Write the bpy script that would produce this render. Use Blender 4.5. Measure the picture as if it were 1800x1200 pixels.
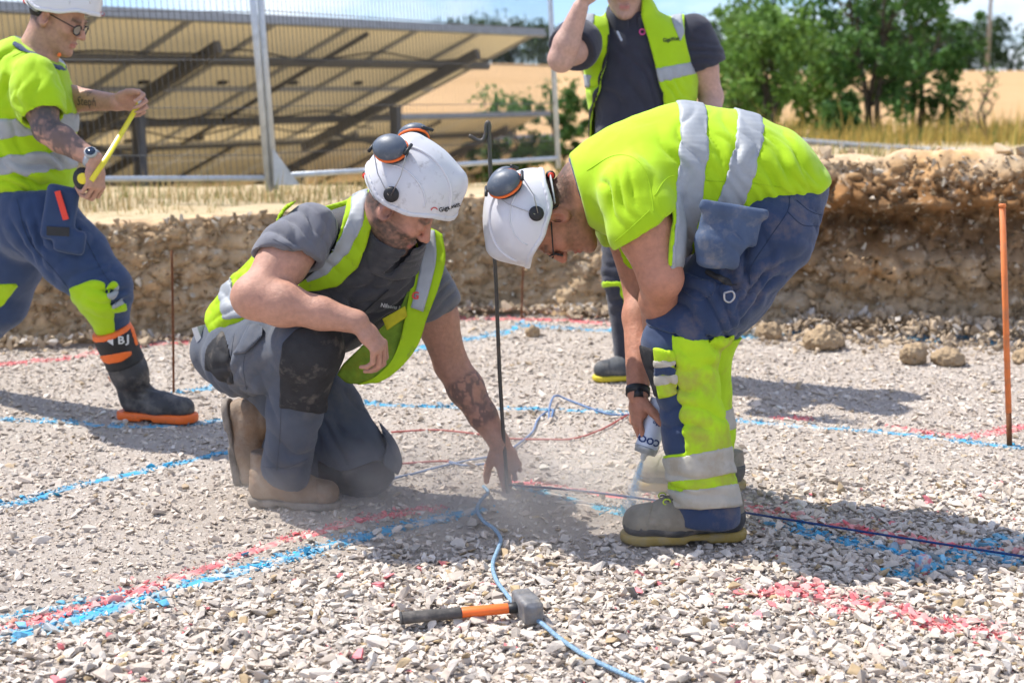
import bpy, bmesh, math, random
import numpy as np
from mathutils import Matrix, Vector
for o in list(bpy.data.objects): bpy.data.objects.remove(o)
SC = bpy.context.scene
COL = SC.collection
R = math.radians
rng = np.random.default_rng(7)

# ------------------------------------------------------------ camera
CAM_H = 1.25
FPX = 2500.0                     # focal length in 1800-wide pixels (50 mm on 36 mm)
PITCH = math.atan(445.0/FPX)     # horizon at row 155 of 1200
cam = bpy.data.cameras.new('camera')
cam.sensor_width = 36.0; cam.lens = 50.0
cam.clip_start = 0.05; cam.clip_end = 3000.0
cam.dof.use_dof = True; cam.dof.focus_distance = 3.85; cam.dof.aperture_fstop = 3.5
camo = bpy.data.objects.new('camera', cam); COL.objects.link(camo)
camo.location = (0, 0, CAM_H); camo.rotation_euler = (math.pi/2 - PITCH, 0, 0)
SC.camera = camo

# ------------------------------------------------------------ sky and sun
LDIR = np.array([0.545, -0.27, -0.966]); LDIR /= np.linalg.norm(LDIR)
SUN_EL = math.asin(-LDIR[2]); SUN_AZ = math.atan2(-LDIR[0], -LDIR[1])
world = bpy.data.worlds.new('World'); SC.world = world; world.use_nodes = True
wn = world.node_tree; wn.nodes.clear()
def wnode(t, **kw):
    n = wn.nodes.new(t)
    for k, v in kw.items(): setattr(n, k, v)
    return n
sky = wnode('ShaderNodeTexSky', sky_type='NISHITA', sun_disc=False, sun_elevation=SUN_EL,
            sun_rotation=SUN_AZ, air_density=1.0, dust_density=.35, ozone_density=2.2)
tc = wnode('ShaderNodeTexCoord'); mp = wnode('ShaderNodeMapping'); mp.inputs['Scale'].default_value = (1.0, 1.0, 3.2)
nz = wnode('ShaderNodeTexNoise'); nz.inputs['Scale'].default_value = 4.2; nz.inputs['Detail'].default_value = 7; nz.inputs['Roughness'].default_value = .58
rp = wnode('ShaderNodeValToRGB'); rp.color_ramp.elements[0].position = .42; rp.color_ramp.elements[1].position = .60
mx = wnode('ShaderNodeMix', data_type='RGBA'); mx.inputs['B'].default_value = (6.6, 6.9, 7.4, 1)
bg = wnode('ShaderNodeBackground'); bg.inputs['Strength'].default_value = 0.14
wo = wnode('ShaderNodeOutputWorld')
L = wn.links.new
L(tc.outputs['Generated'], mp.inputs['Vector']); L(mp.outputs['Vector'], nz.inputs['Vector']); L(nz.outputs['Fac'], rp.inputs['Fac'])
mfac = wnode('ShaderNodeMath', operation='MULTIPLY'); mfac.inputs[1].default_value = .85
L(rp.outputs['Color'], mfac.inputs[0]); tint = wnode('ShaderNodeMix', data_type='RGBA', blend_type='MULTIPLY'); tint.inputs['Factor'].default_value = 1; tint.inputs['B'].default_value = (.55, .72, 1.08, 1)
L(sky.outputs['Color'], tint.inputs['A']); L(mfac.outputs[0], mx.inputs['Factor']); L(tint.outputs['Result'], mx.inputs['A'])
L(mx.outputs['Result'], bg.inputs['Color']); L(bg.outputs['Background'], wo.inputs['Surface'])
sun = bpy.data.lights.new('sun', 'SUN'); sun.energy = 4.9; sun.angle = R(0.55); sun.color = (1, .955, .89)
suno = bpy.data.objects.new('sun', sun); COL.objects.link(suno)
suno.rotation_euler = Vector(LDIR).to_track_quat('-Z', 'Y').to_euler(); suno.location = (-4, 6, 9)
SC.view_settings.view_transform = 'Standard'; SC.view_settings.look = 'None'
SC.view_settings.exposure = 0.50; SC.view_settings.gamma = 1.0; SC.view_settings.use_curve_mapping = False
SC.cycles.use_denoising = True
SC.cycles.max_bounces = 6; SC.cycles.diffuse_bounces = 3; SC.cycles.glossy_bounces = 2
SC.cycles.transparent_max_bounces = 6; SC.cycles.transmission_bounces = 3; SC.cycles.volume_bounces = 1
SC.cycles.volume_step_rate = 2.0
SC.cycles.use_adaptive_sampling = True; SC.cycles.adaptive_threshold = .025

# ------------------------------------------------------------ pixel -> place
CP, SP = math.cos(PITCH), math.sin(PITCH)
def A(*v): return np.array(v, float)
def ray(px, py):
    x = (px-900.0)/FPX; v = (600.0-py)/FPX
    return A(x, CP+v*SP, -SP+v*CP)
DK = 1.0                         # depth correction of the figure being placed
def W(px, py, d):                # the point seen at that pixel, d metres ahead
    r = ray(px, py); return A(0, 0, CAM_H) + r*(d*DK/r[1])
def G(px, py, z=0.0):            # the point of the level z seen at that pixel
    r = ray(px, py); return A(0, 0, CAM_H) + r*((z-CAM_H)/r[2])
def unit(v):
    v = np.asarray(v, float); return v/np.linalg.norm(v)

# ------------------------------------------------------------ noise (numpy)
def _h(ix, iy, iz, s):
    n = (ix*374761393 + iy*668265263 + iz*1274126177 + s*974711).astype(np.int64) & 0xffffffff
    n = ((n ^ (n >> 13))*1274126177) & 0xffffffff
    n = ((n ^ (n >> 16))*2246822519) & 0xffffffff
    return ((n ^ (n >> 15)) & 0xffff)/65535.0
def vnoise(P, seed=0):
    P = np.asarray(P, float); I = np.floor(P).astype(np.int64); f = P-I; f = f*f*f*(f*(f*6-15)+10)
    out = 0
    for dx in (0, 1):
        wx = f[:, 0] if dx else 1-f[:, 0]
        for dy in (0, 1):
            wy = f[:, 1] if dy else 1-f[:, 1]
            for dz in (0, 1):
                wz = f[:, 2] if dz else 1-f[:, 2]
                out = out + wx*wy*wz*_h(I[:, 0]+dx, I[:, 1]+dy, I[:, 2]+dz, seed)
    return out
def fbm(P, oc=4, seed=0, gain=.5):
    P = np.asarray(P, float); a = 1; s = 0; t = 0
    for i in range(oc):
        s = s + a*vnoise(P*(2.03**i)+i*17.3, seed+i); t += a; a *= gain
    return s/t
def ridge(P, oc=3, seed=0):
    P = np.asarray(P, float); a = 1; s = 0; t = 0
    for i in range(oc):
        s = s + a*(1-np.abs(2*vnoise(P*(2.1**i)+i*11.7, seed+i)-1)); t += a; a *= .5
    return s/t
def worley(P, seed=0):           # distance to the nearest of scattered points: lumps with creases between
    P = np.asarray(P, float); I = np.floor(P).astype(np.int64); f = P-I; best = np.full(len(P), 9.0); sec = best.copy()
    for dx in (-1, 0, 1):
        for dy in (-1, 0, 1):
            for dz in (-1, 0, 1):
                a, b, c = I[:, 0]+dx, I[:, 1]+dy, I[:, 2]+dz
                d = (dx+_h(a, b, c, seed)-f[:, 0])**2+(dy+_h(a, b, c, seed+1)-f[:, 1])**2+(dz+_h(a, b, c, seed+2)-f[:, 2])**2
                sec = np.minimum(sec, np.maximum(d, best)); best = np.minimum(best, d)
    return np.sqrt(best), np.sqrt(sec)
def sstep(a, b, x):
    t = np.clip((x-a)/(b-a), 0, 1); return t*t*(3-2*t)

# ------------------------------------------------------------ meshes and tags
def mesh_np(name, V, F, smooth=True):
    me = bpy.data.meshes.new(name); V = np.asarray(V, np.float32); F = np.asarray(F, np.int32)
    n, k = F.shape
    me.vertices.add(len(V)); me.vertices.foreach_set('co', V.ravel())
    me.loops.add(n*k); me.loops.foreach_set('vertex_index', F.ravel())
    me.polygons.add(n); me.polygons.foreach_set('loop_start', np.arange(0, n*k, k, dtype=np.int32))
    me.polygons.foreach_set('loop_total', np.full(n, k, np.int32))
    me.update(calc_edges=True); me.validate()
    me.polygons.foreach_set('use_smooth', np.full(len(me.polygons), bool(smooth)))
    return me
def mesh_py(name, V, F, smooth=True):
    me = bpy.data.meshes.new(name); me.from_pydata([tuple(v) for v in V], [], [tuple(f) for f in F]); me.update()
    if smooth: me.polygons.foreach_set('use_smooth', np.ones(len(me.polygons), bool))
    return me
def set_col(me, C):
    a = me.color_attributes.new('Col', 'FLOAT_COLOR', 'POINT')
    C4 = np.ones((len(me.vertices), 4), np.float32); C4[:, :3] = C
    a.data.foreach_set('color', C4.ravel())
def obj(name, me, mat, parent=None, label=None, cat=None, group=None, kind=None, loc=None):
    o = bpy.data.objects.new(name, me); COL.objects.link(o)
    if mat is not None and len(me.materials) == 0: me.materials.append(mat)
    if parent is not None: o.parent = parent
    if loc is not None: o.location = tuple(loc)
    if label: o['label'] = label
    if cat: o['category'] = cat
    if group: o['group'] = group
    if kind: o['kind'] = kind
    return o
def thing(name, label, cat, loc=(0, 0, 0), group=None):
    o = bpy.data.objects.new(name, None); COL.objects.link(o); o.empty_display_size = .1
    o.location = tuple(loc); o['label'] = label; o['category'] = cat
    if group: o['group'] = group
    return o
def off(o):                       # the place of the thing a part belongs to
    p = A(0, 0, 0)
    while o is not None: p = p + A(*o.location); o = o.parent
    return p
def put(name, V, F, mat, parent, smooth=True, col=None, **kw):   # world coordinates -> part
    b = off(parent); V = np.asarray(V, float)-b
    me = mesh_np(name, V, F, smooth) if isinstance(F, np.ndarray) else mesh_py(name, V, F, smooth)
    if col is not None: set_col(me, col)
    return obj(name, me, mat, parent, **kw)

# ------------------------------------------------------------ simple builders: lists of verts, faces
class MB:
    def __init__(s): s.v = []; s.f = []
    def add(s, V, F):
        n = len(s.v); s.v += [tuple(map(float, v)) for v in V]; s.f += [tuple(i+n for i in f) for f in F]; return s
    def box(s, c, h, Rm=None):
        c = np.asarray(c, float); h = np.asarray(h, float); Rm = np.eye(3) if Rm is None else np.asarray(Rm)
        V = [c + (A(x, y, z)*h) @ Rm for x in (-1, 1) for y in (-1, 1) for z in (-1, 1)]
        return s.add(V, [(0, 1, 3, 2), (4, 6, 7, 5), (0, 4, 5, 1), (2, 3, 7, 6), (0, 2, 6, 4), (1, 5, 7, 3)])
    def tube(s, P, r, n=8, cap=True, flat=1.0, upv=(0, 0, 1)):
        P = [np.asarray(p, float) for p in P]; m = len(P)
        rr = [r]*m if np.isscalar(r) else list(r)
        V = []; last = None
        for i in range(m):
            d = unit(P[min(i+1, m-1)]-P[max(i-1, 0)])
            if last is None:
                u = np.asarray(upv, float)
                if abs(np.dot(u, d)) > .95: u = A(1, 0, 0)
            else: u = last
            e2 = unit(u-d*np.dot(u, d)); last = e2; e1 = np.cross(d, e2)
            for k in range(n):
                a = 2*math.pi*k/n; V.append(P[i]+rr[i]*(math.cos(a)*e1+math.sin(a)*e2*flat))
        F = []
        for i in range(m-1):
            for k in range(n):
                F.append((i*n+k, i*n+(k+1) % n, (i+1)*n+(k+1) % n, (i+1)*n+k))
        if cap: F += [tuple(range(n))[::-1], tuple(range((m-1)*n, m*n))]
        return s.add(V, F)
    def bar(s, a, b, w, h, upv=(0, 0, 1)):
        a = np.asarray(a, float); b = np.asarray(b, float); d = unit(b-a); u = np.asarray(upv, float)
        e2 = unit(u-d*np.dot(u, d)); e1 = np.cross(d, e2)
        return s.box((a+b)/2, (np.linalg.norm(b-a)/2, w/2, h/2), [d, e1, e2])
    def lathe(s, c, ax, prof, n=24):
        ax = unit(ax); u = A(0, 0, 1) if abs(ax[2]) < .9 else A(1, 0, 0)
        e1 = unit(np.cross(u, ax)); e2 = np.cross(ax, e1); c = np.asarray(c, float)
        V = [c+ax*z+r*(math.cos(2*math.pi*k/n)*e1+math.sin(2*math.pi*k/n)*e2) for z, r in prof for k in range(n)]
        F = [(i*n+k, i*n+(k+1) % n, (i+1)*n+(k+1) % n, (i+1)*n+k) for i in range(len(prof)-1) for k in range(n)]
        F += [tuple(range(n))[::-1], tuple(range((len(prof)-1)*n, len(prof)*n))]
        return s.add(V, F)
    def part(s, name, mat, parent=None, smooth=True, **kw):
        V = np.array(s.v)
        if parent is not None: V = V-off(parent)
        me = mesh_py(name, V, s.f, smooth)
        return obj(name, me, mat, parent, **kw)
def smoothpath(P, n=8):
    P = np.array(P, float); out = []
    Q = np.vstack([2*P[0]-P[1], P, 2*P[-1]-P[-2]])
    for i in range(1, len(Q)-2):
        for k in range(n):
            t = k/n; p0, p1, p2, p3 = Q[i-1], Q[i], Q[i+1], Q[i+2]
            out.append(.5*((2*p1)+(-p0+p2)*t+(2*p0-5*p1+4*p2-p3)*t*t+(-p0+3*p1-3*p2+p3)*t**3))
    out.append(P[-1]); return np.array(out)
def smooth_by_angle(me, deg=35):
    bm = bmesh.new(); bm.from_mesh(me)
    for e in bm.edges:
        if len(e.link_faces) == 2 and e.calc_face_angle(0) > R(deg): e.smooth = False
    bm.to_mesh(me); bm.free()

# ------------------------------------------------------------ soft solids: distance fields meshed with surface nets
def frame(d, up):
    d = unit(d); up = np.asarray(up, float); u = unit(up-d*np.dot(up, d)); return d, u, np.cross(d, u)
class Soft:
    def __init__(s, k=.02): s.p = []; s.k = k; s.fin = []
    def _a(s, fn, lo, hi, k, op): s.p.append((fn, lo, hi, s.k if k is None else k, op)); return s
    def rc(s, a, b, ra, rb, k=None, op='u'):
        a = np.asarray(a, float); b = np.asarray(b, float); d = b-a; dd = float(d@d)+1e-12; m = max(ra, rb)
        def fn(X, Y, Z):
            x, y, z = X-a[0], Y-a[1], Z-a[2]
            t = np.clip((x*d[0]+y*d[1]+z*d[2])/dd, 0, 1)
            return np.sqrt((x-t*d[0])**2+(y-t*d[1])**2+(z-t*d[2])**2)-(ra+(rb-ra)*t)
        return s._a(fn, np.minimum(a, b)-m, np.maximum(a, b)+m, k, op)
    def chain(s, P, r, k=None, op='u'):
        for i in range(len(P)-1): s.rc(P[i], P[i+1], r[i], r[i+1], k, op)
        return s
    def ec(s, a, b, ra, rb, e1, k=None, op='u', cap=None):   # elliptical limb: ra=(along e1, across) at a, rb at b
        a = np.asarray(a, float); b = np.asarray(b, float); d = b-a; ln = np.linalg.norm(d); dn = d/ln
        e1 = np.asarray(e1, float); e1 = unit(e1-dn*np.dot(e1, dn)); e2 = np.cross(dn, e1); m = max(*ra, *rb)
        def fn(X, Y, Z):
            x, y, z = X-a[0], Y-a[1], Z-a[2]
            q = x*dn[0]+y*dn[1]+z*dn[2]; t = np.clip(q/ln, 0, 1)
            u = x*e1[0]+y*e1[1]+z*e1[2]; v = x*e2[0]+y*e2[1]+z*e2[2]; c = q-t*ln
            r1 = ra[0]+(rb[0]-ra[0])*t; r2 = ra[1]+(rb[1]-ra[1])*t; r3 = np.minimum(r1, r2) if cap is None else cap
            k0 = np.sqrt((u/r1)**2+(v/r2)**2+(c/r3)**2)+1e-9
            k1 = np.sqrt((u/r1**2)**2+(v/r2**2)**2+(c/r3**2)**2)+1e-9
            return np.where(k0 < .35, -(1-k0)*np.minimum(r1, r2), k0*(k0-1)/k1)
        return s._a(fn, np.minimum(a, b)-m, np.maximum(a, b)+m, k, op)
    def el(s, c, r, ax=None, k=None, op='u'):
        c = np.asarray(c, float); ax = np.eye(3) if ax is None else np.asarray(ax); m = max(r)
        def fn(X, Y, Z):
            x, y, z = X-c[0], Y-c[1], Z-c[2]
            q = [(x*e[0]+y*e[1]+z*e[2]) for e in ax]
            k0 = np.sqrt(sum((q[i]/r[i])**2 for i in range(3)))+1e-9
            k1 = np.sqrt(sum((q[i]/r[i]**2)**2 for i in range(3)))+1e-9
            return np.where(k0 < .3, -(1-k0)*min(r), k0*(k0-1)/k1)
        return s._a(fn, c-m, c+m, k, op)
    def box(s, c, h, ax=None, rad=.01, k=None, op='u'):
        c = np.asarray(c, float); ax = np.eye(3) if ax is None else np.asarray(ax); m = float(np.linalg.norm(h))
        def fn(X, Y, Z):
            x, y, z = X-c[0], Y-c[1], Z-c[2]
            q = [np.abs(x*e[0]+y*e[1]+z*e[2])-(h[i]-rad) for i, e in enumerate(ax)]
            o = np.sqrt(sum(np.maximum(v, 0)**2 for v in q))
            return o+np.minimum(np.maximum(np.maximum(q[0], q[1]), q[2]), 0)-rad
        return s._a(fn, c-m, c+m, k, op)
    def copy(s):
        n = Soft(s.k); n.p = list(s.p); n.fin = list(s.fin); return n
    def cut(s, n, c, k=0.0):      # keep the side where n.(p-c) < 0
        n = unit(n); c = np.asarray(c, float)
        s.fin.append((lambda X, Y, Z: (X-c[0])*n[0]+(Y-c[1])*n[1]+(Z-c[2])*n[2], k)); return s
    def xf(s, M, t):              # move the whole solid: p -> M p + t
        n = Soft(s.k); M = np.asarray(M); t = np.asarray(t, float); Mi = M.T
        def wrap(fn):
            def g(X, Y, Z):
                x, y, z = X-t[0], Y-t[1], Z-t[2]
                return fn(Mi[0, 0]*x+Mi[0, 1]*y+Mi[0, 2]*z, Mi[1, 0]*x+Mi[1, 1]*y+Mi[1, 2]*z, Mi[2, 0]*x+Mi[2, 1]*y+Mi[2, 2]*z)
            return g
        for fn, lo, hi, k, op in s.p:
            C = np.array([[x, y, z] for x in (lo[0], hi[0]) for y in (lo[1], hi[1]) for z in (lo[2], hi[2])]) @ M.T + t
            n.p.append((wrap(fn), C.min(0), C.max(0), k, op))
        for fn, k in s.fin: n.fin.append((wrap(fn), k))
        return n
    @staticmethod
    def _mix(F, d, k, op):
        if op == 'u':
            if k <= 0: return np.minimum(F, d)
            h = np.maximum(k-np.abs(F-d), 0)/k; return np.minimum(F, d)-h*h*k*.25
        d = -d if op == 's' else d
        if k <= 0: return np.maximum(F, d)
        h = np.maximum(k-np.abs(F-d), 0)/k; return np.maximum(F, d)+h*h*k*.25
    def at(s, P):
        X, Y, Z = np.asarray(P, float).T; F = np.full(len(X), 9.0)
        for fn, lo, hi, k, op in s.p: F = s._mix(F, fn(X, Y, Z), k, op)
        for fn, k in s.fin: F = s._mix(F, fn(X, Y, Z), k, 'x')
        return F
    def mesh(s, h, grow=0.0, clips=(), box=None):
        lo = np.min([p[1] for p in s.p if p[4] == 'u'], 0)-grow-3*h; hi = np.max([p[2] for p in s.p if p[4] == 'u'], 0)+grow+3*h
        if box is not None: lo = np.maximum(lo, box[0]); hi = np.minimum(hi, box[1])
        n = np.ceil((hi-lo)/h).astype(int)+1
        xs = [(lo[i]+h*np.arange(n[i])).astype(np.float32) for i in range(3)]
        F = np.full(n, .5, np.float32)
        for fn, a, b, k, op in s.p:
            pad = grow+k+4*h
            i0 = [max(0, int((a[j]-pad-lo[j])/h)) for j in range(3)]; i1 = [min(n[j], int((b[j]+pad-lo[j])/h)+2) for j in range(3)]
            if any(i1[j] <= i0[j] for j in range(3)): continue
            sl = tuple(slice(i0[j], i1[j]) for j in range(3))
            d = fn(xs[0][sl[0]][:, None, None], xs[1][sl[1]][None, :, None], xs[2][sl[2]][None, None, :])
            F[sl] = s._mix(F[sl], d, k, op)
        X, Y, Z = xs[0][:, None, None], xs[1][None, :, None], xs[2][None, None, :]
        for fn, k in s.fin: F = s._mix(F, fn(X, Y, Z), k, 'x')
        if grow: F = F-grow
        if clips:                    # a shell two centimetres thick; the cut-outs are only looked up inside it
            F = np.maximum(F, -.022-F); i, j, l = np.nonzero(F < 2*h); f = F[i, j, l]; a, b, c_ = xs[0][i].astype(float), xs[1][j].astype(float), xs[2][l].astype(float)
            for c in clips: f = np.maximum(f, c(a, b, c_))
            F[i, j, l] = f
        return nets(F, lo, h)
def nets(F, lo, h):
    S = F < 0; n = np.array(F.shape)
    c = np.zeros(n-1, np.int8)
    for i in (0, 1):
        for j in (0, 1):
            for k in (0, 1): c += S[i:n[0]-1+i, j:n[1]-1+j, k:n[2]-1+k]
    act = np.argwhere((c > 0) & (c < 8))
    if len(act) == 0: return np.zeros((0, 3)), np.zeros((0, 4), np.int32)
    idx = np.full(n-1, -1, np.int32); idx[tuple(act.T)] = np.arange(len(act))
    cor = [(i, j, k) for i in (0, 1) for j in (0, 1) for k in (0, 1)]
    val = {q: F[act[:, 0]+q[0], act[:, 1]+q[1], act[:, 2]+q[2]] for q in cor}
    acc = np.zeros((len(act), 3)); cnt = np.zeros(len(act))
    for q in cor:
        for ax in range(3):
            if q[ax]: continue
            q2 = tuple(1 if a == ax else q[a] for a in range(3)); a, b = val[q], val[q2]
            m = (a < 0) != (b < 0); t = np.where(m, a/np.where(m, a-b, 1), 0)
            p = np.tile(np.array(q, float), (len(act), 1)); p[:, ax] += t
            acc += p*m[:, None]; cnt += m
    V = lo+h*(act+acc/cnt[:, None])
    Fs = []
    for ax in range(3):
        o1, o2 = (ax+1) % 3, (ax+2) % 3
        sl0 = [slice(None)]*3; sl1 = [slice(None)]*3; sl0[ax] = slice(0, -1); sl1[ax] = slice(1, None)
        E = np.argwhere(S[tuple(sl0)] != S[tuple(sl1)])
        E = E[(E[:, o1] > 0) & (E[:, o2] > 0) & (E[:, o1] < n[o1]-1) & (E[:, o2] < n[o2]-1)]
        if len(E) == 0: continue
        inside = S[tuple(E.T)]
        def g(d1, d2):
            e = E.copy(); e[:, o1] -= d1; e[:, o2] -= d2; return idx[tuple(e.T)]
        Q = np.stack([g(1, 1), g(0, 1), g(0, 0), g(1, 0)], 1)
        Q[~inside] = Q[~inside][:, ::-1]; Fs.append(Q)
    Q = np.concatenate(Fs); Q = Q[(Q >= 0).all(1)]
    return V, Q.astype(np.int32)
def _acc(idx, val, n): return np.stack([np.bincount(idx, val[:, i], n) for i in range(3)], 1)
def normals(V, F):
    a = V[F[:, 2]]-V[F[:, 0]]; b = V[F[:, 3]]-V[F[:, 1]]; fn = np.cross(a, b)
    N = _acc(F.T.ravel(), np.tile(fn, (4, 1)), len(V))
    return N/(np.linalg.norm(N, axis=1, keepdims=True)+1e-12)
def join(parts):
    V = []; F = []; n = 0
    for v, f in parts: V.append(v); F.append(f+n); n += len(v)
    return np.vstack(V), np.vstack(F)
def relax(V, F, it=2, w=.5):
    a = np.concatenate([F[:, k] for k in range(4)]+[F[:, (k+1) % 4] for k in range(4)]); b = np.concatenate([F[:, (k+1) % 4] for k in range(4)]+[F[:, k] for k in range(4)])
    c = np.maximum(np.bincount(a, None, len(V)), 1)[:, None]
    for _ in range(it): V = V+(_acc(a, V[b], len(V))/c-V)*w
    return V
def biggest(V, F, frac=.15):     # of the crumbs a cut-out leaves, the one on the near side
    lab = np.arange(len(V))
    for _ in range(400):
        m = lab[F].min(1); new = lab.copy()
        for k in range(4): np.minimum.at(new, F[:, k], m)
        new = new[new]
        if (new == lab).all(): break
        lab = new
    c = np.bincount(lab, None, len(V)); yy = np.bincount(lab, V[:, 1], len(V))/np.maximum(c, 1); yy[c < frac*c.max()] = 1e9
    keep = lab == int(np.argmin(yy)); idx = np.cumsum(keep)-1; f = keep[F].all(1)
    return V[keep], idx[F[f]].astype(np.int32)
def crease(V, N, folds, amp=.004, fine=9.0, seed=0, stretch=None):
    """cloth relief: soft random drapery plus directed folds (centre, axis, wavelength, height, reach)"""
    P = V if stretch is None else V @ np.asarray(stretch).T
    d = amp*(2*fbm(P*fine, 3, seed)-1) + amp*.9*(ridge(P*fine*1.7+5, 2, seed+9)-.62)
    w = (fbm(V*6.0, 2, seed+31)-.5); wa = .25+1.5*vnoise(V*11.0, seed+37)
    for c, ax, wl, ht, rch in folds:
        r = V-np.asarray(c); dist = np.linalg.norm(r, axis=1); t = r @ unit(ax)
        g = np.exp(-(dist/rch)**2); q = np.abs(np.sin(np.pi*(t/wl+w*3.0)))**.75-.66      # rounded ridges, sharp valleys
        d = d + 2.2*ht*g*wa*q
    return V+N*d[:, None]
# ------------------------------------------------------------ materials
MATS = {}
def mat(name, col, rough=.85, spec=.3, metal=0.0, var=.12, vs=6.0, bump=0.0, bs=300.0, vcol=False, dirt=None, ds=9.0,
        dlo=.52, dhi=.7, rib=None, coat=0.0, sub=0.0, trans=0.0, bump2=0.0, bs2=30.0, sheen=0.0):
    if name in MATS: return MATS[name]
    m = bpy.data.materials.new(name); m.use_nodes = True; MATS[name] = m
    nt = m.node_tree; N = nt.nodes; Lk = nt.links.new; b = N['Principled BSDF']
    b.inputs['Roughness'].default_value = rough; b.inputs['Specular IOR Level'].default_value = spec
    b.inputs['Metallic'].default_value = metal; b.inputs['Coat Weight'].default_value = coat
    b.inputs['Sheen Weight'].default_value = sheen
    tc = N.new('ShaderNodeTexCoord')
    def noise(scale, detail=4, rgh=.55):
        n = N.new('ShaderNodeTexNoise'); n.inputs['Scale'].default_value = scale; n.inputs['Detail'].default_value = detail
        n.inputs['Roughness'].default_value = rgh; Lk(tc.outputs['Object'], n.inputs['Vector']); return n
    def mixc(fac, a, b_):
        x = N.new('ShaderNodeMix'); x.data_type = 'RGBA'
        for key, v in (('Factor', fac), ('A', a), ('B', b_)):
            if hasattr(v, 'is_linked'): Lk(v, x.inputs[key])
            elif key == 'Factor': x.inputs['Factor'].default_value = v
            else: x.inputs[key].default_value = (*v, 1)
        return x.outputs['Result']
    n1 = noise(vs); lo = [max(0, c*(1-var)) for c in col]; hi = [min(1, c*(1+var)) for c in col]
    rm = N.new('ShaderNodeMapRange'); rm.inputs['From Min'].default_value = .3; rm.inputs['From Max'].default_value = .7
    Lk(n1.outputs['Fac'], rm.inputs['Value']); out = mixc(rm.outputs['Result'], lo, hi)
    if vcol:
        at = N.new('ShaderNodeAttribute'); at.attribute_name = 'Col'
        x = N.new('ShaderNodeMix'); x.data_type = 'RGBA'; x.blend_type = 'MULTIPLY'; x.inputs['Factor'].default_value = 1
        Lk(at.outputs['Color'], x.inputs['A']); Lk(out, x.inputs['B']); out = x.outputs['Result']
    if dirt:
        n2 = noise(ds, 6, .65); r2 = N.new('ShaderNodeMapRange'); r2.inputs['From Min'].default_value = dlo; r2.inputs['From Max'].default_value = dhi
        r2.inputs['To Max'].default_value = dirt[3] if len(dirt) > 3 else .8
        Lk(n2.outputs['Fac'], r2.inputs['Value']); out = mixc(r2.outputs['Result'], out, dirt[:3])
    Lk(out, b.inputs['Base Color'])
    nrm = None
    def addbump(h, st, dist):
        nonlocal nrm
        bp = N.new('ShaderNodeBump'); bp.inputs['Strength'].default_value = st; bp.inputs['Distance'].default_value = dist
        Lk(h, bp.inputs['Height'])
        if nrm is not None: Lk(nrm, bp.inputs['Normal'])
        nrm = bp.outputs['Normal']
    if bump2 and sheen > 0 or name.startswith(('hivis', 'reflective', 'knee', 'pocket')):      # cloth: crumple lines over the modelled folds
        nn = noise(bs2*.42, 2, .45); nn.noise_type = 'RIDGED_MULTIFRACTAL'; nn.inputs['Distortion'].default_value = .6; addbump(nn.outputs['Fac'], bump2*.85, .010)
    elif bump2: addbump(noise(bs2, 3).outputs['Fac'], bump2, .012)
    if bump: addbump(noise(bs, 3).outputs['Fac'], bump, .003)
    if rib:
        w = N.new('ShaderNodeTexWave'); w.inputs['Scale'].default_value = rib[0]; w.bands_direction = rib[1] if len(rib) > 1 else 'DIAGONAL'
        w.inputs['Distortion'].default_value = .3; Lk(tc.outputs['Object'], w.inputs['Vector']); addbump(w.outputs['Fac'], .35, .002)
    if nrm is not None: Lk(nrm, b.inputs['Normal'])
    if trans:
        tr = N.new('ShaderNodeBsdfTranslucent'); Lk(out, tr.inputs['Color']); ms = N.new('ShaderNodeMixShader')
        ms.inputs['Fac'].default_value = trans; Lk(b.outputs['BSDF'], ms.inputs[1]); Lk(tr.outputs['BSDF'], ms.inputs[2])
        Lk(ms.outputs['Shader'], N['Material Output'].inputs['Surface'])
    if sub:
        b.inputs['Subsurface Weight'].default_value = sub; b.inputs['Subsurface Radius'].default_value = (.012, .005, .003)
    return m
DUST = (.40, .345, .285)
m_skin = mat('skin', (.95, .95, .95), .5, .4, var=.16, vs=70, bump=.55, bs=380, vcol=True, bump2=.16, bs2=70)
m_hivis = mat('hivis_cloth', (.375, .59, .009), .78, .2, var=.05, vs=9, bump=.25, bs=700, bump2=.28, bs2=22, sheen=.15)
m_hivis_used = mat('hivis_worn', (.43, .66, .02), .8, .2, var=.08, vs=14, bump=.25, bs=700, bump2=.3, bs2=24, dirt=(.36, .29, .07, .8), ds=9, dlo=.46, dhi=.70)
m_hivis_vest = mat('hivis_vest', (.39, .59, .012), .7, .25, var=.07, vs=12, bump=.2, bs=600, bump2=.3, bs2=26, dirt=(.16, .19, .06, .8), ds=26, dlo=.6, dhi=.76, trans=.12)
m_refl = mat('reflective_tape', (.34, .36, .375), .5, .5, metal=.1, var=.08, vs=25, bump=.15, bs=500, rib=(95, 'Z'), bump2=.22, bs2=28)
m_refl_dusty = mat('reflective_tape_dusty', (.44, .41, .34), .6, .4, var=.12, vs=18, rib=(100, 'Z'), bump2=.2, bs2=30, dirt=(.34, .28, .19, .7), ds=16)
m_navy = mat('navy_trousers', (.028, .048, .105), .82, .25, var=.16, vs=14, bump=.4, bs=650, bump2=.35, bs2=20, dirt=(.21, .155, .105, .62), ds=7, dlo=.54, dhi=.74, sheen=.2)
m_blue = mat('blue_trousers', (.030, .055, .125), .82, .25, var=.14, vs=12, bump=.4, bs=650, bump2=.32, bs2=18, sheen=.2)
m_grey = mat('slate_trousers', (.078, .090, .115), .85, .22, var=.14, vs=12, bump=.4, bs=650, bump2=.34, bs2=22, dirt=(.20, .18, .155, .5), ds=8, dlo=.5, dhi=.76, sheen=.12)
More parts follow.
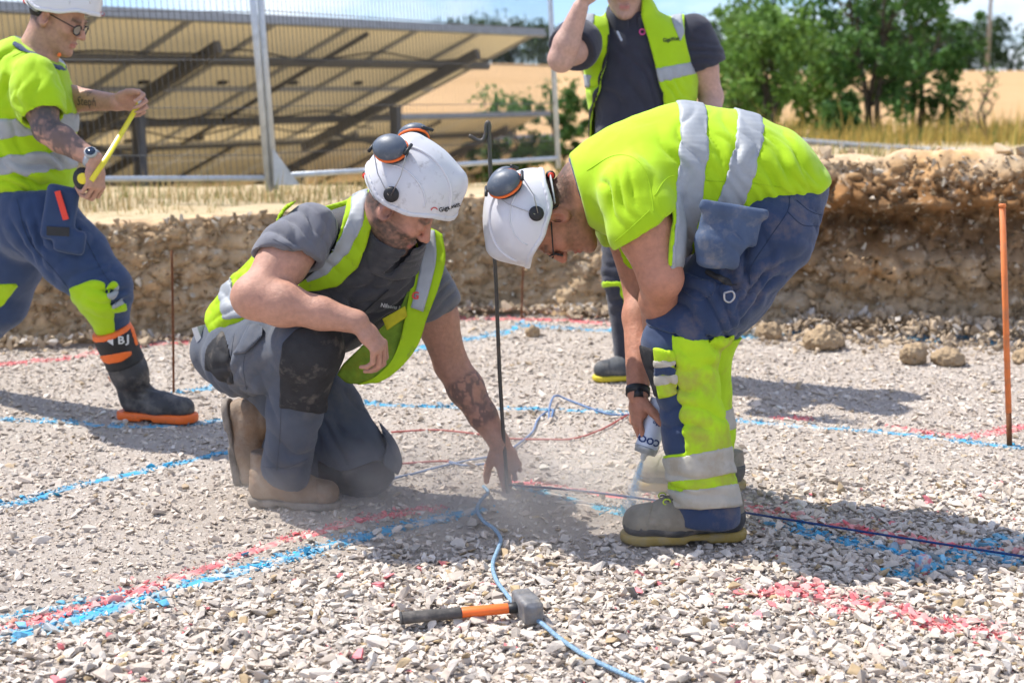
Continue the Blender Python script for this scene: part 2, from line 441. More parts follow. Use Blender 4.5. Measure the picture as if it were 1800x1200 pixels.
m_pad = mat('knee_patch', (.036, .036, .038), .85, .2, var=.2, vs=22, bump=.4, bs=800, bump2=.3, bs2=24, dirt=(.24, .21, .175, .6), ds=14)
m_greyshirt = mat('grey_shirt', (.150, .152, .172), .85, .2, var=.1, vs=14, bump=.4, bs=800, bump2=.4, bs2=26, sheen=.25)
m_fleece = mat('charcoal_fleece', (.052, .050, .052), .88, .2, var=.15, vs=25, bump=.5, bs=500, bump2=.3, bs2=20, sheen=.3, dirt=(.15, .135, .12, .4), ds=9)
m_polo = mat('navy_polo', (.036, .038, .054), .85, .2, var=.12, vs=20, bump=.4, bs=600, bump2=.3, bs2=14, sheen=.2)
m_white = mat('helmet_shell', (.61, .61, .63), .36, .5, var=.04, vs=8, bump=.05, bs=60, dirt=(.24, .22, .20, .7), ds=30, dlo=.57, dhi=.74, coat=.1)
m_whitec = mat('helmet_clean', (.62, .62, .65), .3, .5, var=.02, vs=8, coat=.2, dirt=(.42, .40, .37, .35), ds=30, dlo=.62, dhi=.8)
m_scuff = mat('scuff_mark', (.16, .15, .15), .8, var=.2)
m_cup = mat('ear_cup_grey', (.085, .105, .135), .45, .4, var=.12, vs=30, bump=.1, bs=300, dirt=(.30, .30, .30, .35), ds=45)
m_orange = mat('orange_plastic', (.85, .16, .025), .45, .4, var=.08, vs=20, dirt=(.25, .14, .08, .5), ds=30, dlo=.58)
m_blk = mat('black_plastic', (.018, .019, .021), .5, .4, var=.2, vs=30, bump=.1)
m_wire = mat('steel_wire', (.42, .42, .43), .35, .5, metal=1.0, var=.1)
m_rubber = mat('black_rubber', (.045, .045, .048), .55, .4, var=.2, vs=16, dirt=(.26, .235, .205, .6), ds=13, dlo=.48, dhi=.72, bump=.2, bs=200)
m_tan = mat('tan_leather', (.235, .150, .092), .75, .3, var=.2, vs=14, bump=.35, bs=260, bump2=.25, bs2=40, dirt=(.36, .30, .235, .65), ds=12, dlo=.46, dhi=.7)
m_tansole = mat('dusty_rubber_sole', (.17, .145, .12), .85, var=.2, vs=20, dirt=(.36, .31, .26, .7), ds=20, dlo=.45)
m_boot = mat('grey_brown_leather', (.20, .175, .13), .7, .35, var=.22, vs=18, bump=.3, bs=240, bump2=.22, bs2=40, dirt=(.33, .30, .25, .7), ds=11, dlo=.48, dhi=.7)
m_bootdk = mat('dark_boot_trim', (.048, .048, .05), .7, .3, var=.25, vs=20, dirt=(.24, .215, .18, .6), ds=15)
m_yellow = mat('yellow_sole', (.34, .235, .06), .75, var=.2, vs=20, dirt=(.26, .22, .16, .8), ds=20, dlo=.45)
m_lime = mat('lime_trim', (.48, .62, .03), .7, var=.1)
m_red = mat('red_plastic', (.72, .06, .035), .5, var=.1)
m_tape = mat('yellow_tape', (.80, .66, .03), .35, .5, var=.06, vs=20)
m_can = mat('white_can', (.62, .66, .74), .3, .5, var=.04, vs=20, coat=.2)
m_ink = mat('blue_print', (.02, .045, .16), .6, var=.05)
m_ink_red = mat('red_print', (.55, .05, .05), .6, var=.05)
m_ink_blk = mat('dark_print', (.02, .02, .022), .6, var=.05)
m_ink_wht = mat('white_print', (.62, .62, .60), .7, var=.05)
m_tattoo = mat('tattoo_ink', (.085, .075, .080), .6, var=.15, vs=60)
m_steel = mat('dull_steel', (.105, .098, .090), .6, .4, metal=.5, var=.2, vs=30, dirt=(.17, .11, .065, .6), ds=40, bump=.2, bs=300)
m_rust = mat('rusty_rod', (.165, .066, .030), .8, .2, metal=.1, var=.3, vs=40, bump=.3, bs=400)
m_stake = mat('orange_stake', (.70, .20, .060), .6, .3, var=.12, vs=18, dirt=(.40, .20, .11, .6), ds=16, dlo=.5)
m_galv = mat('galvanised_steel', (.50, .55, .60), .45, .5, metal=.35, var=.12, vs=14, dirt=(.30, .31, .32, .4), ds=10)
m_galvdk = mat('weathered_galvanised', (.30, .31, .31), .55, .5, metal=.3, var=.15, vs=10)
m_meshwire = mat('fence_wire', (.10, .105, .11), .5, .4, metal=.3, var=.1)
m_post = mat('array_post', (.125, .128, .135), .6, .4, metal=.3, var=.18, vs=8)
m_rafter = mat('array_rafter', (.12, .115, .105), .6, .4, metal=.2, var=.15, vs=8)
m_back = mat('panel_backsheet', (.90, .82, .63), .55, .3, var=.05, vs=1.2, trans=.17)
m_pframe = mat('panel_frame', (.34, .34, .33), .5, .4, metal=.3, var=.1)
m_glass = mat('panel_glass', (.015, .02, .04), .15, .5, var=.1)
m_cable = mat('black_cable', (.02, .02, .02), .6, var=.2)
m_hair = mat('hair', (.075, .042, .024), .7, .3, var=.35, vs=160, bump=.9, bs=520)
m_hairdk = mat('hair_dark', (.030, .021, .016), .7, .3, var=.35, vs=160, bump=.9, bs=520)
m_lens = mat('spectacle_lens', (.015, .015, .017), .08, .6, var=.05, coat=.3)
# ------------------------------------------------------------ the place: ground, bank, field, sky line
BANK = [(-9, 5.9), (-4, 6.45), (-2.45, 6.78), (-1.44, 7.10), (-.75, 7.55), (-.1, 7.85), (.6, 7.75), (1.2, 7.4), (1.75, 7.2), (2.5, 7.02), (4.5, 6.6), (9, 6.0)]
BX = np.array([b[0] for b in BANK]); BY = np.array([b[1] for b in BANK])
def bank_y(x): return np.interp(x, BX, BY)
def bank_top(x): return np.interp(x, [-9, -2.4, -1.2, -.2, .8, 1.6, 2.4, 9], [.56, .555, .58, .62, .72, .86, .90, .93])
LP = np.array([(7, .58), (8.6, .60), (11, .50), (14, .20), (20, -.45), (27, -1.05), (36, -1.75), (60, -1.6), (100, -.2), (200, 4.7), (420, 7), (1500, 9)])
RP = np.array([(7, .9), (9, .84), (15, .60), (25, .36), (34, .42), (60, 1.0), (120, 2.3), (210, 3.75), (420, 4.5), (1500, 6)])
def terrain(x, y):
    w = sstep(-.04, .16, x/np.maximum(y, 1))
    a = np.interp(y, LP[:, 0], LP[:, 1]); b = np.interp(y, RP[:, 0], RP[:, 1])
    return a*(1-w)+b*w

def ground_mat(name, c1, c2, c3, s1, s2, bump=.6, bs=60, rough=.95):
    m = bpy.data.materials.new(name); m.use_nodes = True; nt = m.node_tree; N = nt.nodes; Lk = nt.links.new; b = N['Principled BSDF']
    b.inputs['Roughness'].default_value = rough; b.inputs['Specular IOR Level'].default_value = .15
    tc = N.new('ShaderNodeTexCoord')
    def nz(s, d=6, r=.6):
        n = N.new('ShaderNodeTexNoise'); n.inputs['Scale'].default_value = s; n.inputs['Detail'].default_value = d; n.inputs['Roughness'].default_value = r
        Lk(tc.outputs['Object'], n.inputs['Vector']); return n.outputs['Fac']
    def mr(v, a, c):
        r = N.new('ShaderNodeMapRange'); r.inputs['From Min'].default_value = a; r.inputs['From Max'].default_value = c; Lk(v, r.inputs['Value']); return r.outputs['Result']
    def mx(f, a, c):
        x = N.new('ShaderNodeMix'); x.data_type = 'RGBA'; Lk(f, x.inputs['Factor'])
        for k, v in (('A', a), ('B', c)):
            if hasattr(v, 'is_linked'): Lk(v, x.inputs[k])
            else: x.inputs[k].default_value = (*v, 1)
        return x.outputs['Result']
    o = mx(mr(nz(s1), .35, .65), c1, c2); o = mx(mr(nz(s2), .52, .7), o, c3)
    Lk(o, b.inputs['Base Color'])
    bp = N.new('ShaderNodeBump'); bp.inputs['Strength'].default_value = bump; bp.inputs['Distance'].default_value = .02
    Lk(nz(bs, 8, .7), bp.inputs['Height']); Lk(bp.outputs['Normal'], b.inputs['Normal'])
    return m
g_dust = ground_mat('compacted_stone_dust', (.53, .45, .375), (.60, .525, .45), (.66, .60, .53), 3.0, 45, bump=.9, bs=140)
g_bank = ground_mat('cut_clay', (.27, .185, .105), (.40, .29, .18), (.54, .44, .31), 3.2, 14, bump=1.0, bs=38)
g_top = ground_mat('dry_topsoil', (.48, .37, .21), (.56, .45, .28), (.40, .31, .17), 2.2, 9, bump=.8, bs=40)
g_field = ground_mat('ripe_field', (.44, .275, .125), (.49, .315, .155), (.40, .25, .11), .06, 1.5, bump=.5, bs=3)

# gravel pad (level formation at the bottom of the dig)
def fine_h(P): return .012*(fbm(P*A(1.3, 1.3, 1), 3, 3)-.5)+.006*(fbm(P*A(9, 9, 1), 2, 5)-.5)
def ground_z(x, y):
    P = np.stack([np.atleast_1d(x), np.atleast_1d(y), np.zeros_like(np.atleast_1d(x))], 1).astype(float); return fine_h(P)
nx, ny = 220, 200
gx = np.linspace(-1, 1, nx); gy = np.concatenate([np.linspace(.2, 2.7, 30), np.linspace(2.72, 8.4, ny-30)])
GX, GY = np.meshgrid(gx, gy); GX = GX*(GY*.55+1.6)
V = np.stack([GX.ravel(), GY.ravel(), np.zeros(GX.size)], 1); V[:, 2] = fine_h(V)
ii = np.arange(nx*ny).reshape(ny, nx)
F = np.stack([ii[:-1, :-1].ravel(), ii[:-1, 1:].ravel(), ii[1:, 1:].ravel(), ii[1:, :-1].ravel()], 1)
obj('gravel_pad', mesh_np('gravel_pad', V, F), g_dust, kind='structure', label='pale compacted stone dust under the gravel')
# a wide plain sheet a little lower, so the pad goes on outside the frame
V = [(-60, -40, -.05), (60, -40, -.05), (60, 7.2, -.05), (-60, 7.2, -.05)]
obj('site_ground', mesh_py('site_ground', V, [(0, 1, 2, 3)]), g_dust, kind='structure', label='bare stone ground around the work area')

# land above the bank, to the horizon
ys = np.concatenate([np.linspace(0, 1, 40)**1.6*12+0, np.geomspace(12.6, 1400, 90)])
us = np.linspace(-1, 1, 161)
U, YY = np.meshgrid(us, ys)
X = np.sign(U)*np.abs(U)**1.3*(9+YY*1.6)
Ytop = bank_y(X)+.30
Y = Ytop+YY
Z = terrain(X, Y); near = np.exp(-YY/1.3); Z = Z*(1-near)+bank_top(X)*near
P = np.stack([X.ravel(), Y.ravel(), Z.ravel()], 1)
P[:, 2] += (.05*np.exp(-YY/14).ravel()+.004)*(fbm(P*A(2.2, 2.2, 0), 3, 8)-.5)*1.6
ii = np.arange(X.size).reshape(X.shape)
F = np.stack([ii[:-1, :-1].ravel(), ii[:-1, 1:].ravel(), ii[1:, 1:].ravel(), ii[1:, :-1].ravel()], 1)
me = mesh_np('field_ground', P, F); me.materials.append(g_top); me.materials.append(g_field)
cy = P[F].mean(1); me.polygons.foreach_set('material_index', (cy[:, 1] > 27).astype(np.int32)); 
obj('field_ground', me, None, kind='structure', label='dry grass verge rising to a ripe golden field')

# the cut earth bank
nu, nv = 640, 84
u = np.concatenate([np.linspace(-7, -3.6, 40, endpoint=False), np.linspace(-3.6, 3.8, nu-80), np.linspace(3.9, 7, 40)]); v = np.concatenate([np.linspace(0, 1.0, nv-14), np.linspace(1.02, 1.25, 14)])
UU, VV = np.meshgrid(u, v)
by = bank_y(UU); tz = bank_top(UU); e = 1e-3
tx = np.ones_like(UU); ty = (bank_y(UU+.15)-bank_y(UU-.15))/.3; ln = np.hypot(tx, ty); nxv, nyv = ty/ln, -1/ln
vv = np.minimum(VV, 1.0); back = np.clip(VV-1, 0, 1)
zz = (tz+.055)*vv-.04; yy = by+.02+.26*vv**.8+back*1.9; xx = UU
P = np.stack([xx.ravel(), yy.ravel(), zz.ravel()], 1)
env = (np.sin(np.pi*np.clip(vv, 0, 1))**.5*.75+.25)*(1-np.clip(back*5, 0, .75)); env = env.ravel()
rt = sstep(.3, 1.3, UU).ravel()                       # the right-hand stretch is rougher, with an overhanging top layer
d = .16*(fbm(P*A(1.6, 1.6, 2.2), 3, 11)-.5)*2*(.45+1.1*rt)+.16*rt*(ridge(P*A(2.6, 2.6, 3.4), 3, 19)-.62)+.085*(ridge(P*A(5.5, 5.5, 7), 3, 12)-.6)*(.7+.6*rt)+.05*(fbm(P*A(15, 15, 15), 3, 13)-.5)
lay = sstep(.66, .80, vv.ravel()+.12*(fbm(P*A(3, 3, 0), 2, 15)-.5))*rt
d = d+.17*lay-.10*sstep(.40, .62, vv.ravel())*(1-lay)*rt
cr = np.maximum(0, vnoise(P*A(4.5, 4.5, 1.1)+3, 21)-.66)*2.4; d = d-.08*cr*(1-.3*rt)
w1, w2 = worley(P*A(9, 9, 11)+.3*fbm(P*20, 2, 5)[:, None], 31); w3, w4 = worley(P*A(22, 22, 24), 37)
up = sstep(.35, .8, vv.ravel()+.3*(fbm(P*A(2.5, 2.5, 2), 2, 33)-.5))
mod = sstep(.35, .65, fbm(P*A(3.5, 3.5, 4), 3, 35))
lump = (.62-w1)*.075*(.5+.5*up+.15*rt)*(.25+1.1*mod)+(.6-w3)*.020*(.4+.9*up)+.055*(fbm(P*A(26, 26, 30), 3, 39)-.5)*(.5+.5*up)
crk = sstep(.12, .0, w2-w1)*.042*(.6+.4*rt)+sstep(.08, 0, w4-w3)*.008
d = d+lump-crk
d = d*env
P[:, 0] += nxv.ravel()*d; P[:, 1] += nyv.ravel()*d; P[:, 2] += (.05+.12*rt)*(fbm(P*A(5, 5, 2), 4, 17)-.5)*sstep(.75, 1, VV.ravel())*(1-back.ravel()*2.5)+(-back.ravel()*.35*0)
P[:, 2] -= .09*sstep(1.1, 1.25, VV.ravel())
ii = np.arange(UU.size).reshape(UU.shape)
F = np.stack([ii[:-1, :-1].ravel(), ii[:-1, 1:].ravel(), ii[1:, 1:].ravel(), ii[1:, :-1].ravel()], 1)
tone = .72+.5*fbm(P*A(2, 2, 3), 3, 23); vz = vv.ravel()
Cb = np.ones((len(P), 3))*tone[:, None]
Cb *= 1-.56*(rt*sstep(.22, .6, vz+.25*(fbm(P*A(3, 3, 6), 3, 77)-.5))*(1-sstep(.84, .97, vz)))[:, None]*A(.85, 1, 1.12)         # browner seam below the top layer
Cb *= 1+(.25*sstep(.93, 1.0, vz))[:, None]; og = sstep(.5, .7, fbm(P*A(1.7, 1.7, 2.5), 3, 29))[:, None]; og = og*(.35+.65*rt[:, None]); Cb = Cb*(1-og)+Cb*A(1.12, .94, .72)*og; gy = (sstep(.55, .7, fbm(P*A(1.2, 1.2, 5), 3, 27))*sstep(.5, .2, vz)*rt)[:, None]; Cb = Cb*(1-gy)+Cb*A(.86, .95, 1.12)*gy
m_bank = mat('clay_face', (.44, .322, .200), .95, .1, var=.30, vs=7, vcol=True, bump=.8, bs=60, bump2=.9, bs2=18, dirt=(.60, .50, .37, .7), ds=13, dlo=.56, dhi=.68)
me = mesh_np('earth_bank', P, F); set_col(me, Cb)
obj('earth_bank', me, m_bank, kind='structure', label='cut face of brown clay at the edge of the dig')
BANKP = P.reshape(nv, nu, 3)

# ------------------------------------------------------------ stones
def stone_template(seed, flat=.55, n=9):
    r = np.random.default_rng(seed); bm = bmesh.new()
    for _ in range(n):
        p = r.normal(size=3); p /= np.linalg.norm(p); p *= r.uniform(.75, 1.1); bm.verts.new((p[0]*1.15, p[1]*.8, p[2]*flat))
    res = bmesh.ops.convex_hull(bm, input=bm.verts); bmesh.ops.delete(bm, geom=[g for g in res['geom_interior'] if isinstance(g, bmesh.types.BMVert)], context='VERTS')
    bmesh.ops.triangulate(bm, faces=bm.faces); bm.verts.index_update()
    V = np.array([v.co[:] for v in bm.verts]); F = np.array([[v.index for v in f.verts] for f in bm.faces]); bm.free(); return V, F
TPL = [stone_template(100+i, flat=(.42, .5, .62, .38)[i % 4], n=(8, 9, 10)[i % 3]) for i in range(14)]
TPLF = [stone_template(200+i, flat=(.42, .5, .62, .4)[i % 4], n=6) for i in range(10)]
def stones(P, size, col, r, tilt=.28, sink=.25, vary=.10):
    """P (n,3) places on the ground, size (n,), col (n,3) -> verts, tris, colours"""
    Vs, Fs, Cs, n0 = [], [], [], 0; ALL = TPL+TPLF
    which = np.where(size > .0125, r.integers(0, len(TPL), len(P)), len(TPL)+r.integers(0, len(TPLF), len(P))); az = r.uniform(0, 2*np.pi, len(P)); ta = r.normal(0, tilt, len(P)); tb = r.normal(0, tilt, len(P))
    for k, (tv, tf) in enumerate(ALL):
        s = np.where(which == k)[0]
        if len(s) == 0: continue
        ca, sa = np.cos(az[s]), np.sin(az[s]); cx, sx = np.cos(ta[s]), np.sin(ta[s]); cy, sy = np.cos(tb[s]), np.sin(tb[s])
        v = tv[None]*size[s][:, None, None]
        x, y, z = v[..., 0], v[..., 1], v[..., 2]
        y, z = y*cx[:, None]-z*sx[:, None], y*sx[:, None]+z*cx[:, None]
        x, z = x*cy[:, None]+z*sy[:, None], -x*sy[:, None]+z*cy[:, None]
        x, y = x*ca[:, None]-y*sa[:, None], x*sa[:, None]+y*ca[:, None]
        z = z-z.min(1, keepdims=True)-sink*size[s][:, None]
        q = np.stack([x, y, z], -1)+P[s][:, None, :]
        Vs.append(q.reshape(-1, 3)); m = len(tv)
        Fs.append((tf[None]+(n0+np.arange(len(s))*m)[:, None, None]).reshape(-1, 3)); n0 += len(s)*m
        c = np.repeat(col[s][:, None, :], m, 1)*(1+r.normal(0, vary*.5, (len(s), m, 1))); Cs.append(c.reshape(-1, 3))
    return np.vstack(Vs), np.vstack(Fs), np.clip(np.vstack(Cs), 0, 1)
m_stone = mat('crushed_limestone', (.98, .98, .98), .9, .2, var=.12, vs=60, vcol=True, bump=.5, bs=160)
def limestone(n, r):
    t = r.random(n)[:, None]; base = A(.585, .488, .395)*(1-t)+A(.65, .588, .512)*t
    base = base*(1+r.normal(0, .13, (n, 1))); w = r.random(n) < .05; base[w] = A(.46, .34, .20)*(1+r.normal(0, .15, (w.sum(), 1)))
    dk = r.random(n) < .08; base[dk] *= .62; return np.clip(base, .05, .8)

# painted setting-out lines: polylines of the picture laid on the ground, each with colour and half width
BLUE = A(.028, .36, .60); PINK = A(.80, .16, .18)
LINES = [
 ('blue', BLUE, .030, [(-40, 1130), (60, 1108), (160, 1080), (300, 1040), (430, 1002), (540, 972), (640, 945), (720, 925), (800, 906), (850, 896)], 'broad blue paint line running from the lower left corner toward the kneeling worker'),
 ('blue', BLUE*A(1.5, 1.1, 1.0), .014, [(-40, 1093), (60, 1078), (130, 1062), (215, 1045)], 'faint thin blue paint line just above the broad one at lower left'),
 ('pink', PINK, .022, [(-30, 1112), (60, 1092), (150, 1068), (260, 1036), (380, 994), (480, 958), (560, 938), (640, 915), (700, 905), (770, 892)], 'pink paint line beside the broad blue line at lower left'),
 ('blue', BLUE, .020, [(-30, 895), (40, 882), (110, 860), (200, 838), (300, 818), (390, 796)], 'blue paint line on the left, ending at the kneeling worker\'s boot'),
 ('blue', BLUE, .022, [(-30, 738), (60, 740), (140, 744), (215, 750), (330, 745), (395, 738)], 'blue paint line passing under the striding worker\'s rubber boot'),
 ('pink', PINK, .030, [(-30, 645), (40, 638), (120, 630), (220, 610), (330, 600), (420, 588)], 'pink paint line along the foot of the bank on the left'),
 ('blue', BLUE, .024, [(310, 690), (360, 684), (400, 678), (470, 668)], 'short blue paint line behind the kneeling worker\'s back'),
 ('blue', BLUE, .019, [(610, 708), (700, 712), (790, 715), (900, 718), (1000, 722), (1100, 727), (1200, 735), (1330, 745), (1450, 754), (1570, 762), (1680, 775), (1775, 786), (1830, 790)], 'long blue paint line crossing behind both crouching workers to the orange stake'),
 ('blue', BLUE, .032, [(700, 620), (770, 603), (830, 594), (880, 586), (900, 580)], 'blue paint line slanting past the hooked pin below the bank'),
 ('blue', BLUE, .034, [(915, 572), (960, 574), (1000, 578), (1050, 580), (1105, 583), (1160, 588)], 'blue paint line along the bank foot behind the bent worker\'s arm'),
 ('pink', PINK, .030, [(790, 560), (860, 561), (930, 562), (1010, 565), (1090, 570)], 'pink paint line along the bank foot between the two crouching workers'),
 ('blue', BLUE, .035, [(1270, 590), (1330, 592), (1400, 584)], 'blue paint line at the bank foot right of the bent worker\'s knees'),
 ('blue', BLUE, .045, [(1590, 592), (1640, 598), (1690, 590), (1740, 603), (1810, 604)], 'blue paint line on the rubble left of the orange stake'),
 ('pink', PINK, .020, [(1370, 737), (1420, 738)], 'small pink paint dash right of the bent worker'),
 ('pink', PINK, .024, [(1570, 752), (1640, 762), (1710, 768), (1760, 758), (1810, 748)], 'pink paint line leading to the base of the orange stake'),
 ('pink', PINK, .020, [(1300, 890), (1360, 903), (1430, 917), (1520, 935), (1620, 952), (1720, 965), (1800, 972)], 'pink paint line in the bent worker\'s shadow at right'),
 ('blue', BLUE, .030, [(1400, 930), (1480, 950), (1560, 965), (1650, 982), (1720, 975), (1800, 990)], 'blue paint line under the taut dark string at right'),
 ('blue', BLUE*A(1.6, 1.1, 1), .024, [(1575, 1012), (1620, 1000), (1680, 980), (1740, 958), (1780, 948)], 'blue paint stroke crossing the taut string at lower right'),
 ('pink', PINK, .034, [(1350, 1046), (1420, 1038), (1470, 1066), (1540, 1060), (1620, 1094), (1700, 1104), (1780, 1118)], 'wandering pink paint line over coarse gravel at lower right'),
 ('pink', PINK, .018, [(890, 845), (950, 852), (1000, 860), (1080, 872), (1160, 880)], 'faint pink paint streak near the kneeling worker\'s hand'),
 ('blue', BLUE*A(1.6, 1.15, 1), .022, [(920, 858), (1000, 878), (1080, 900), (1150, 915)], 'fresh blue paint line under the spray can nozzle'),
]
LPATH = []
LINES = [(k_, c_, hw_*1.2, p_, l_) for k_, c_, hw_, p_, l_ in LINES]
for kind, c, hw, pts, lab in LINES:
    LPATH.append(smoothpath([G(*p)[:2] for p in pts], 4))
def dist_path(P, Q):
    d = np.full(len(P), 9.0)
    for a, b in zip(Q[:-1], Q[1:]):
        ab = b-a; t = np.clip(((P-a)@ab)/(ab@ab+1e-12), 0, 1); d = np.minimum(d, np.linalg.norm(P-a-t[:, None]*ab, axis=1))
    return d
r = np.random.default_rng(11)
def scatter(n, y0, y1):
    y = np.sqrt(r.uniform(y0*y0, y1*y1, n)); x = r.uniform(-1, 1, n)*(y*.44+.15); return np.stack([x, y], 1)
# how coarse the stone is: coarse in front of a slanting edge and on the right, fine and dusty in the trampled middle
E1, E2, E3 = G(0, 1150)[:2], G(650, 985)[:2], G(1000, 1000)[:2]
def coarse(P):
    ln = np.interp(P[:, 0], [E1[0], E2[0], E3[0], G(1300, 985)[0], G(1330, 880)[0], 2.6], [E1[1], E2[1], E3[1], G(1300, 985)[1], G(1330, 880)[1], 4.6])
    return sstep(.30, -.20, P[:, 1]-ln+.35*(fbm(np.c_[P*2.2, P[:, 0]*0], 3, 41)-.5))
big = scatter(40000, 2.75, 4.6); big = big[r.random(len(big)) < .05+.95*coarse(big)]
mid = scatter(67000, 2.75, 8.0); mid = mid[r.random(len(mid)) < .58+.5*fbm(np.c_[mid*1.4, mid[:, 0]*0], 2, 43)]
mc = G(830, 905)[:2]; dm = np.hypot((mid[:, 0]-mc[0])/1.0, (mid[:, 1]-mc[1])/.55); mid = mid[r.random(len(mid)) > .72*sstep(1.1, .35, dm+.5*(fbm(np.c_[mid*3, mid[:, 0]*0], 3, 45)-.5))]
fine = scatter(58000, 3.0, 6.6); fine = fine[r.random(len(fine)) < .25+.75*(1-coarse(fine))]
fine = fine[r.random(len(fine)) < .3+1.1*sstep(.3, .65, fbm(np.c_[fine*1.8, fine[:, 0]*0], 3, 47))]
PP = np.vstack([big, mid, fine])
SZ = np.concatenate([np.exp(r.normal(math.log(.0104), .40, len(big))), np.exp(r.normal(math.log(.0088), .38, len(mid))), np.exp(r.normal(math.log(.0050), .35, len(fine)))])
SZ = np.clip(SZ, .003, .030)
keep = PP[:, 1] < bank_y(PP[:, 0])+.03; PP, SZ = PP[keep], SZ[keep]
ZZ = fine_h(np.c_[PP, PP[:, 0]*0]); ZZ[:len(big)] += .006*r.random(len(big))[:len(ZZ)][:len(big)] if len(ZZ) > len(big) else 0
P3 = np.c_[PP, ZZ]
owner = np.full(len(P3), -1)
patch = fbm(np.c_[PP*9, PP[:, 0]*0], 3, 51)
for i, (kind, c, hw, pts, lab) in enumerate(LINES):
    d = dist_path(PP, LPATH[i])+.035*(fbm(np.c_[PP*14, PP[:, 0]*0], 2, 60+i)-.5)
    pr = np.exp(-(np.maximum(d, 0)/(hw*1.25))**2*1.3)*np.clip(.45+1.5*(patch-.25), .3, 1.0)
    owner[(r.random(len(P3)) < pr)] = i
colr = limestone(len(P3), r)
# dusty brown cast in the trampled middle
du = (1-coarse(PP))*.4; colr = colr*(1-du[:, None]*.6)+A(.57, .485, .405)*du[:, None]*.6
pk = (r.random(len(P3)) < .013*sstep(.2, .8, coarse(PP))); colr[pk] = (PINK*.75+A(.45, .42, .4)*.25)*(1+r.normal(0, .2, (pk.sum(), 1)))   # stray sprayed chips
sel = owner < 0
V, F, C = stones(P3[sel], SZ[sel], np.clip(colr[sel], 0, 1), r)
me = mesh_np('gravel', V, F, smooth=False); set_col(me, C)
obj('gravel', me, m_stone, kind='stuff', label='loose crushed pale limestone covering the dig floor')
for i, (kind, c, hw, pts, lab) in enumerate(LINES):
    s = np.where(owner == i)[0]
    # extra fine grit soaked with paint fills the stroke between the chips
    q = LPATH[i]; seg = r.integers(0, len(q)-1, int(300*np.linalg.norm(np.diff(q, axis=0), axis=1).sum()*hw/.016)+20); t = r.random(len(seg))
    g = q[seg]+(q[seg+1]-q[seg])*t[:, None]+r.normal(0, hw*.7, (len(seg), 2))
    kp = fbm(np.c_[g*9, g[:, 0]*0], 3, 51) > .33; g = g[kp]
    Pq = np.vstack([P3[s], np.c_[g, fine_h(np.c_[g, g[:, 0]*0])+.002]]); Sq = np.concatenate([SZ[s], np.exp(r.normal(math.log(.0062), .3, len(g)))])
    k = r.beta(2.2, 1.2, len(Pq))[:, None]; cc = limestone(len(Pq), r)*(1-k)+c*k*(1+r.normal(0, .12, (len(Pq), 1)))
    V, F, C = stones(Pq, Sq, np.clip(cc, 0, 1), r)
    # paint lying on the dust between the chips
    qq = smoothpath(q, 5); tg = np.gradient(qq, axis=0); tg /= np.linalg.norm(tg, axis=1, keepdims=True)+1e-9; nn = np.c_[-tg[:, 1], tg[:, 0]]; wob = .6+.8*fbm(np.c_[qq*16, qq[:, 0]*0], 3, 91+i)
    st = np.stack([qq+nn*(hw*.75*wob*k)[:, None] for k in (-1, -.5, 0, .5, 1)], 1); R2 = np.c_[st.reshape(-1, 2), np.zeros(st.shape[0]*5)]; R2[:, 2] = fine_h(R2)+.0035; R2[0::5, 2] -= .004; R2[4::5, 2] -= .004
    ia = np.arange(len(R2)).reshape(-1, 5); F4 = np.stack([ia[:-1, :-1].ravel(), ia[:-1, 1:].ravel(), ia[1:, 1:].ravel(), ia[1:, :-1].ravel()], 1); F3 = np.vstack([F4[:, [0, 2, 1]], F4[:, [0, 3, 2]]])
    mk = np.clip(sstep(.32, .60, fbm(np.c_[R2[:, :2]*30, R2[:, 0]*0], 3, 57))*.9, 0, 1)[:, None]; C = np.vstack([C, A(.57, .49, .41)*(1-mk)+c*.95*mk]); F = np.vstack([F, F3+len(V)]); V = np.vstack([V, R2])
    me = mesh_np('paint_line', V, F, smooth=False); set_col(me, C)
    obj('paint_line', me, m_stone, label=lab, cat='paint line', group='sprayed setting-out lines')

# rubble on and along the bank
m_clod = mat('clay_clod', (.98, .98, .98), .95, .1, var=.2, vs=25, vcol=True, bump=.8, bs=90)
n = 10000; iu = r.integers(40, nu-40, n); iv = (r.beta(1.1, 1.0, n)*69).astype(int); P = BANKP[iv, iu]+r.normal(0, .01, (n, 3))
sz = np.exp(r.normal(math.log(.0105), .55, n)); sz[iv > 58] *= 1.3; sz = np.clip(sz, .004, .034)
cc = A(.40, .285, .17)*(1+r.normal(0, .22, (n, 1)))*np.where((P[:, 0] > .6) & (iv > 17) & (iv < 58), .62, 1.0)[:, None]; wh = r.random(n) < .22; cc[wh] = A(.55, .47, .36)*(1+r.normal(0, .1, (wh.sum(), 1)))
n2 = 6400; x = r.uniform(-3.2, 3.4, n2); w8 = np.where(x > .3, 1.0, .35); kp = r.random(n2) < w8; x = x[kp]; n2 = len(x)
y = bank_y(x)+.06-np.abs(r.normal(0, .17, n2))*np.where(x > .6, 1.3, .5); P2 = np.c_[x, y, np.where(x > .7, .085, .04)*np.exp(-((bank_y(x)-y)/.15)**2)*(.4+1.2*vnoise(np.c_[x*3, y*3, x*0], 4))]
s2 = np.clip(np.exp(r.normal(math.log(.015), .5, n2)), .004, .042); c2 = A(.46, .36, .25)*(1+r.normal(0, .16, (n2, 1))); w2 = r.random(n2) < .22; c2[w2] = A(.53, .48, .42)
n3 = 1500; x3 = r.uniform(-3.4, 3.6, n3); P4 = np.c_[x3, bank_y(x3)+.25+np.abs(r.normal(0, .22, n3)), bank_top(x3)-.02]
s4 = np.clip(np.exp(r.normal(math.log(.014), .6, n3)), .004, .06)*np.where(x3 > .5, 1.25, .6); c4 = A(.50, .38, .25)*(1+r.normal(0, .15, (n3, 1)))
